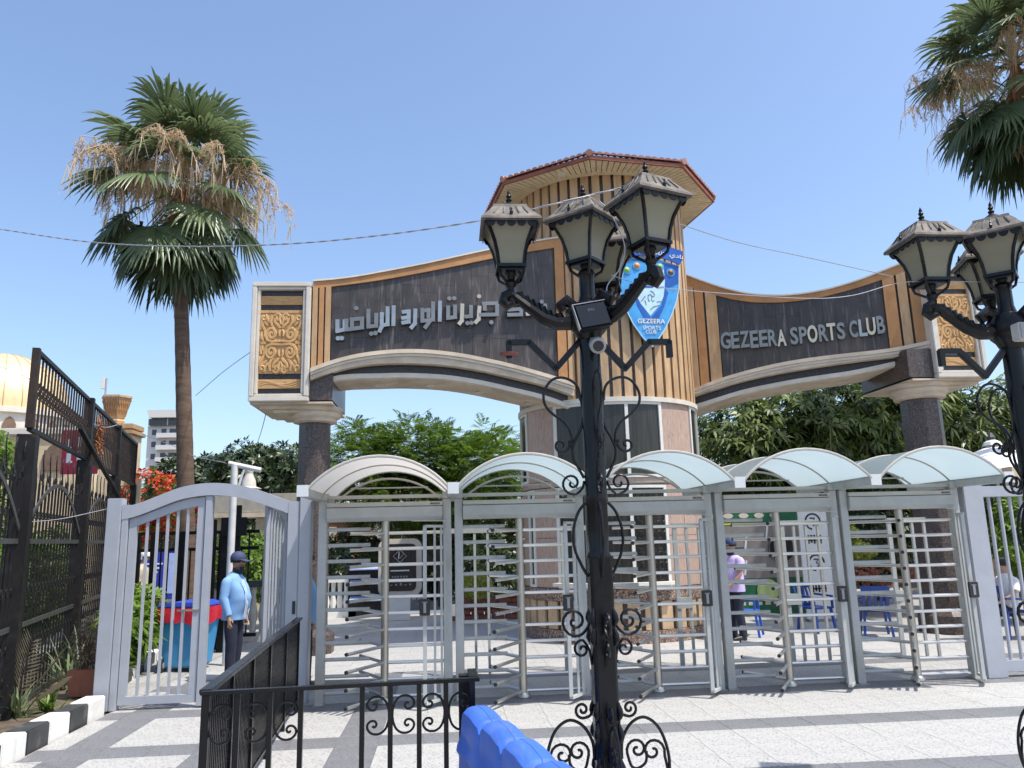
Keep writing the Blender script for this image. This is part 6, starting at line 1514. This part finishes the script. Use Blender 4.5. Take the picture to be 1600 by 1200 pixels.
# ================================================================ PEOPLE
def skin_mesh(name, verts, edges, radii, mt, lv=2, root=0, folds=0):
    me = bpy.data.meshes.new(name); me.from_pydata(verts, edges, []); o = bpy.data.objects.new(name, me); col.objects.link(o)
    md = o.modifiers.new('skin', 'SKIN'); md.use_smooth_shade = True; md.branch_smoothing = .4
    for i, r in enumerate(radii):
        d = me.skin_vertices[0].data[i]; d.radius = r if isinstance(r, tuple) else (r, r); d.use_root = (i == root)
    sb = o.modifiers.new('sub', 'SUBSURF'); sb.levels = lv; sb.render_levels = lv
    bpy.context.view_layer.update(); out = bpy.data.meshes.new_from_object(o.evaluated_get(bpy.context.evaluated_depsgraph_get()))
    bpy.data.objects.remove(o); out.name = name; out.materials.clear(); out.materials.append(mt)
    if folds:
        from mathutils import noise
        for v in out.vertices:
            p = v.co*Vector((1,1,.55)); f_ = noise.noise(p*9+Vector((3,1,7)))+.6*noise.noise(p*19); v.co += v.normal*folds*f_
    out.polygons.foreach_set('use_smooth', [True]*len(out.polygons)); return out
def person(label, loc, rz, shirt, trousers, skin, arms, legs=None, cap=None, mask=False, sleeve='long', group=None, seat=0, belly=0.0, hair=True):
    # local frame: x forward, y to the left, z up; sizes for a 1.72 m adult
    t = thing('person', label, 'person', loc, rz, group); dz = -seat
    pel = (0,0,.95+dz); legs = legs or [((-.01,.095,.93),(.015,.10,.50),(-.03,.105,.085)), ((.0,-.095,.93),(.03,-.10,.50),(.03,-.105,.085))]
    V = [pel, (0,0,1.15+dz), (-.015,0,1.32+dz), (-.01,0,1.45+dz), (.015,0,1.53+dz), (.035,0,1.60+dz), (.03,0,1.67+dz)]; Rr = [(.115,.13), (.11,.13), (.085,.12), .060, .056, (.096,.076), (.086,.072)]
    E = [(0,1),(1,2),(2,3),(3,4),(4,5),(5,6)]
    def add(p, r, par): V.append(p); Rr.append(r); E.append((par, len(V)-1)); return len(V)-1
    add((.140,0,1.588+dz), .014, 5); add((.02,.078,1.60+dz), .016, 5); add((.02,-.078,1.60+dz), .016, 5)   # nose, ears
    for L_ in legs:
        h = add(L_[0][:2]+(L_[0][2]+dz,), .085, 0); k = add(L_[1], .058, h); a = add(L_[2], .038, k); f = L_[2]; b = add((f[0]+.06, f[1], .04), .036, a); add((f[0]+.17, f[1]*1.08, .03), .028, b)
    hands = []
    for s_, (el, wr, hd) in zip((1, -1), arms):
        sh = add((-.015, s_*.165, 1.385+dz), .048, 2); e = add((el[0], el[1], el[2]+dz), .040, sh); w_ = add((wr[0], wr[1], wr[2]+dz), .027, e)
        d = Vector(hd).normalized(); pm = Vector((wr[0], wr[1], wr[2]+dz))+d*.075; p_ = add(tuple(pm), (.030,.020), w_)
        side = d.cross(Vector((0,s_,0))).normalized(); side = side if side.length > .1 else Vector((1,0,0))
        for j, (off_, ln_) in enumerate(((-.027,.068),(-.009,.080),(.009,.074),(.027,.058))):
            b0 = pm+d*.022+side*off_; curl_ = Vector((0,-s_,0))*.02; k1 = add(tuple(b0+d*ln_*.5), .0095, p_); add(tuple(b0+d*ln_*.85+curl_), .008, k1)
        th = add(tuple(pm-d*.025-side*.040), .011, p_); add(tuple(pm+d*.018-side*.056), .009, th)
    place('body', skin_mesh('body', V, E, Rr, M[skin], 2), t)
    # shirt and trousers: lofted cloth with folds
    from mathutils import noise
    def fold(p, amp): q = Vector((p[0], p[1], p[2]*.55)); return amp*(noise.noise(q*8+Vector((loc[0],1,7)))+.6*noise.noise(q*17))
    def loft(mb, rings, n=22, amp=.012, close=True):
        b0 = len(mb.v)
        for cx, cy, cz, rx, ry in rings:
            for k in range(n):
                a_ = 2*math.pi*k/n; p = (cx+rx*math.cos(a_), cy+ry*math.sin(a_), cz); f_ = fold(p, amp); mb.v.append((p[0]+f_*math.cos(a_), p[1]+f_*math.sin(a_), p[2]))
        for i in range(len(rings)-1):
            for k in range(n): mb.f.append((b0+i*n+k, b0+i*n+(k+1)%n, b0+(i+1)*n+(k+1)%n, b0+(i+1)*n+k)); mb.m.append(0)
    def limb(mb, pts, rad, n=14, amp=.010, cuts=7):
        P_, R_ = [], []
        for (p, q), (r0, r1) in zip(zip(pts, pts[1:]), zip(rad, rad[1:])):
            for j in range(cuts): u = j/cuts; P_.append(Vector(p).lerp(Vector(q), u)); R_.append(r0+(r1-r0)*u)
        P_.append(Vector(pts[-1])); R_.append(rad[-1]); k0 = len(mb.v); mb.tube(P_, R_, n)
        for i in range(k0, len(mb.v)):
            c = P_[min(len(P_)-1, (i-k0)//n)]; d = Vector(mb.v[i])-c
            if d.length > 1e-6: mb.v[i] = tuple(Vector(mb.v[i])+d.normalized()*fold(mb.v[i], amp))
    bl_ = belly; hem = .82 if not seat else .93
    key = [(hem,.158,.188,.0),(hem+.06,.160,.188,.0),(1.0,.150+bl_*.4,.182,bl_*.35),(1.12,.148+bl_*.5,.182,bl_*.5),(1.24,.142+bl_*.2,.190,bl_*.3),(1.33,.128,.198,-.005),(1.385,.110,.190,-.012),(1.425,.088,.140,-.012),(1.45,.070,.085,-.008),(1.475,.062,.066,-.002)]
    rings = []
    for (z0, x0, y0, c0), (z1, x1, y1, c1) in zip(key, key[1:]):
        for j in range(3): u = j/3; rings.append((c0+(c1-c0)*u, 0, z0+(z1-z0)*u+dz, x0+(x1-x0)*u, y0+(y1-y0)*u))
    z1, x1, y1, c1 = key[-1]; rings.append((c1, 0, z1+dz, x1, y1))
    mb = MB(); loft(mb, rings)
    for s_, (el, wr, hd) in zip((1, -1), arms):
        sh = Vector((-.012, s_*.135, 1.375+dz)); s2 = Vector((-.018, s_*.195, 1.335+dz)); e = Vector((el[0], el[1], el[2]+dz)); w_ = Vector((wr[0], wr[1], wr[2]+dz))
        if sleeve == 'long': limb(mb, [sh, s2, e, e.lerp(w_,.5), e.lerp(w_,.94)], [.062,.074,.062,.056,.046])
        else: limb(mb, [sh, s2, s2.lerp(e,.72)], [.062,.076,.074])
    mb.build('shirt', M[shirt], t, True)
    mb = MB(); hip = [(.99+dz,.122,.150),(.95+dz,.128,.158),(.90+dz,.130,.162),(.86+dz,.122,.160),(.82+dz,.085,.125)]
    loft(mb, [(0, 0, z, a_, b_) for z, a_, b_ in hip], amp=.006)
    for L_ in legs:
        h = Vector((L_[0][0], L_[0][1]*.85, L_[0][2]-.04+dz)); k = Vector(L_[1]); a_ = Vector(L_[2]); limb(mb, [h, h.lerp(k,.5), k, k.lerp(a_,.5), a_+Vector((0,0,-.015))], [.095,.092,.076,.070,.066], amp=.009)
    mb.build('trousers', M[trousers], t, True)
    for L_ in legs:
        f = Vector(L_[2]); sh_ = MB(); sh_.lathe([(.055,0),(.06,.02),(.052,.06),(.045,.09)], 10, (f.x, f.y, f.z-.085)); sh_.tube([(f.x, f.y, f.z-.045), (f.x+.10, f.y*1.03, f.z-.05), (f.x+.20, f.y*1.06, f.z-.060)], [.05,.046,.022], 10); sh_.build('shoe', M['shoe'], t, True)
    hx, hz = .03, 1.64+dz
    fc = MB()
    for s_ in (-1, 1): fc.lathe([(.0,-.008),(.008,0),(0,.008)], 8, (.114, s_*.030, 1.612+dz))
    fc.build('eyes', M['hair'], t, True); fc = MB(); fc.tube([(.110,-.026,1.548+dz), (.122,0,1.551+dz), (.110,.026,1.548+dz)], .006, 5); fc.build('mouth', M['pot'], t)
    if hair:
        hm = MB(); n = 14
        hm.lathe([(.093,-.04),(.098,0),(.094,.035),(.070,.075),(.03,.095),(0,.098)], n, (hx-.012, 0, hz)); me = hm.mesh('hair', M['hair'], True); place('hair', me, t)
    if cap:
        cm = MB(); cm.lathe([(.106,.0),(.109,.03),(.100,.07),(.070,.108),(.03,.124),(0,.127)], 18, (hx-.004, 0, hz-.008)); c_ = place('cap', cm.mesh('cap', M[cap], True), t)
        br_ = MB(); A = []; 
        for j in range(9): a = R(-62+15.5*j); A.append((hx+.10*math.cos(a)*.98, .092*math.sin(a), hz+.006)); 
        B = [(hx+.10+.085*math.cos(R(-62+15.5*j))**.6*1.0, .085*math.sin(R(-62+15.5*j)), hz-.022) for j in range(9)]
        br_.strip(A, B); br_.strip([(x, y, z-.008) for x, y, z in A], [(x, y, z-.008) for x, y, z in B]); br_.strip(B, [(x, y, z-.008) for x, y, z in B]); place('cap_peak', br_.mesh('cap_peak', M[cap], True), c_)
    if mask:
        mm = MB(); mm.lathe([(.058,-.075),(.080,-.04),(.090,-.01),(.086,.014)], 16, (.030, 0, 1.515+dz), a0=R(-110), a1=R(110)); place('face_mask', mm.mesh('face_mask', M['navy_cloth'], True), t)
    return t
arm_down = [((-.03,.235,1.13),(.03,.245,.90),(.12,.02,-1)), ((-.04,-.235,1.13),(.03,-.24,.90),(.15,-.02,-1))]
g1 = person('guard in light blue shirt and navy cap standing inside the open grey gate', (-3.06,11.60,0), R(-14), 'shirt_blue', 'navy_cloth', 'skin', [((-.02,.225,1.12),(.05,.235,.88),(.2,0,-1)), ((-.035,-.235,1.12),(.055,-.235,.875),(.15,-.05,-1))], cap='cap_navy', mask=True, belly=.09)
mb = MB()   # shirt placket and open edge
for y, m_ in ((-.085,0),(-.045,0)): mb.tube([(.14,y,1.36),(.205,y,1.20),(.225,y,1.04),(.195,y,.86)], .007, 4)
mb.build('shirt_edge', M['shirt_stripe'], g1)
person('person in blue shirt half hidden between the grey gate post and the first turnstile', (-1.93,10.75,0), R(15), 'shirt_blue', 'navy_cloth', 'skin', arm_down, belly=.04)
person('person in lavender short sleeved shirt and cap facing left before the green banner', (5.02,13.75,0), R(190), 'shirt_lavender', 'navy_cloth', 'skin', [((.02,.26,1.14),(.15,.22,.98),(.8,-.3,-.5)), ((-.08,-.25,1.14),(.02,-.22,.97),(.7,.3,-.6))], cap='cap_navy', mask=True, sleeve='short', belly=.06)
person('elderly person in beige top and white cap beyond the planter, by the blue banner', (-6.85,18.3,0), R(10), 'shirt_beige', 'shirt_beige', 'skin_light', arm_down, cap='print_white', hair=False)
sit = [((0,.10,.90),(.42,.12,.47),(.40,.12,.085)), ((0,-.10,.90),(.42,-.12,.47),(.40,-.12,.085))]
person('person in white shirt seated on a dark blue chair behind the grey railing', (9.35,12.75,0), R(180), 'shirt_white', 'navy_cloth', 'skin_light', [((.06,.25,1.15),(.28,.18,1.02),(1,-.2,-.2)), ((.06,-.25,1.15),(.28,-.18,1.02),(1,.2,-.2))], legs=sit, seat=.42, sleeve='short')

# ================================================================ CABLES
def cable(label, pts, r, mt, twist=0, name='cable', seg=8):
    P = []
    for i in range(len(pts)-1):
        p0 = Vector(pts[max(0,i-1)]); p1 = Vector(pts[i]); p2 = Vector(pts[i+1]); p3 = Vector(pts[min(len(pts)-1,i+2)])
        for j in range(seg): u = j/seg; P.append(.5*((2*p1)+(p2-p0)*u+(2*p0-5*p1+4*p2-p3)*u*u+(3*p1-p0-3*p2+p3)*u**3))
    P.append(Vector(pts[-1])); mb = MB()
    if twist:
        Q = []; 
        for a, b in zip(P, P[1:]):
            k = max(1, int((b-a).length/.02)); Q += [a.lerp(b, j/k) for j in range(k)]
        Q.append(P[-1]); s_ = 0
        for ph in (0, math.pi):
            mb.tube([q+Vector((.0, math.cos(i*.5+ph)*r*1.05, math.sin(i*.5+ph)*r*1.05)) for i, q in enumerate(Q)], r, 4, cap=False)
    else: mb.tube(P, r, 5)
    return tag(mb.build(name, M[mt]), label, 'cable')
cable('twisted silver cable sagging from the left past the palm to the near lamp post', [at(-60,350,8.2), at(0,358,8.0), at(140,378,7.4), at(290,385,6.8), at(450,381,6.2), at(600,367,5.6), at(748,345,5.05), at(860,320,4.75), at(930,303,4.72), at(1003,286,4.62)], .0034, 'cable', twist=1)
cable('thin wire from the near lamp post to the right lamp post, upper of the two', [at(1062,350,4.6), at(1150,378,4.7), at(1260,402,4.85), at(1395,432,5.0)], .0032, 'cable')
cable('thin wire from the near lamp post to the right lamp post, lower of the two', [at(955,430,4.8), at(1010,446,4.8), at(1100,456,4.85), at(1250,466,4.9), at(1330,462,4.95), at(1405,442,5.0), at(1470,440,5.05), at(1600,441,5.1)], .0028, 'cable')
cable('loose silver wire hanging down beside the lanterns of the near lamp post', [at(935,312,4.70), at(958,340,4.7), at(976,385,4.75), at(968,420,4.8), at(948,450,4.8), at(957,490,4.8), at(950,508,4.82)], .0032, 'cable', twist=1)
cable('thin wire running from the palm trunk up to the carved left block', [at(306,618,16.9), at(350,580,15.5), at(397,546,13.9)], .006, 'cable_dark')
cable('thin wire dropping from the carved left block to the trees', [at(417,640,13.9), at(408,675,18), at(398,704,25)], .008, 'cable_dark')
cable('grey wire draped along the top of the iron fence from the domed building', [at(0,572,12), at(60,600,11), at(120,648,12), at(160,667,13), at(183,664,14)], .007, 'cable')
cable('grey wire strung low along the iron fence', [at(0,816,8.9), at(50,815,9.2), at(100,810,9.5), at(168,795,9.8)], .004, 'cable')
cable('white wire from the fence end behind the palm trunk to the white pole', [at(220,678,20), at(280,700,17.5), at(300,712,16.5), at(352,723,13.05)], .008, 'cable')
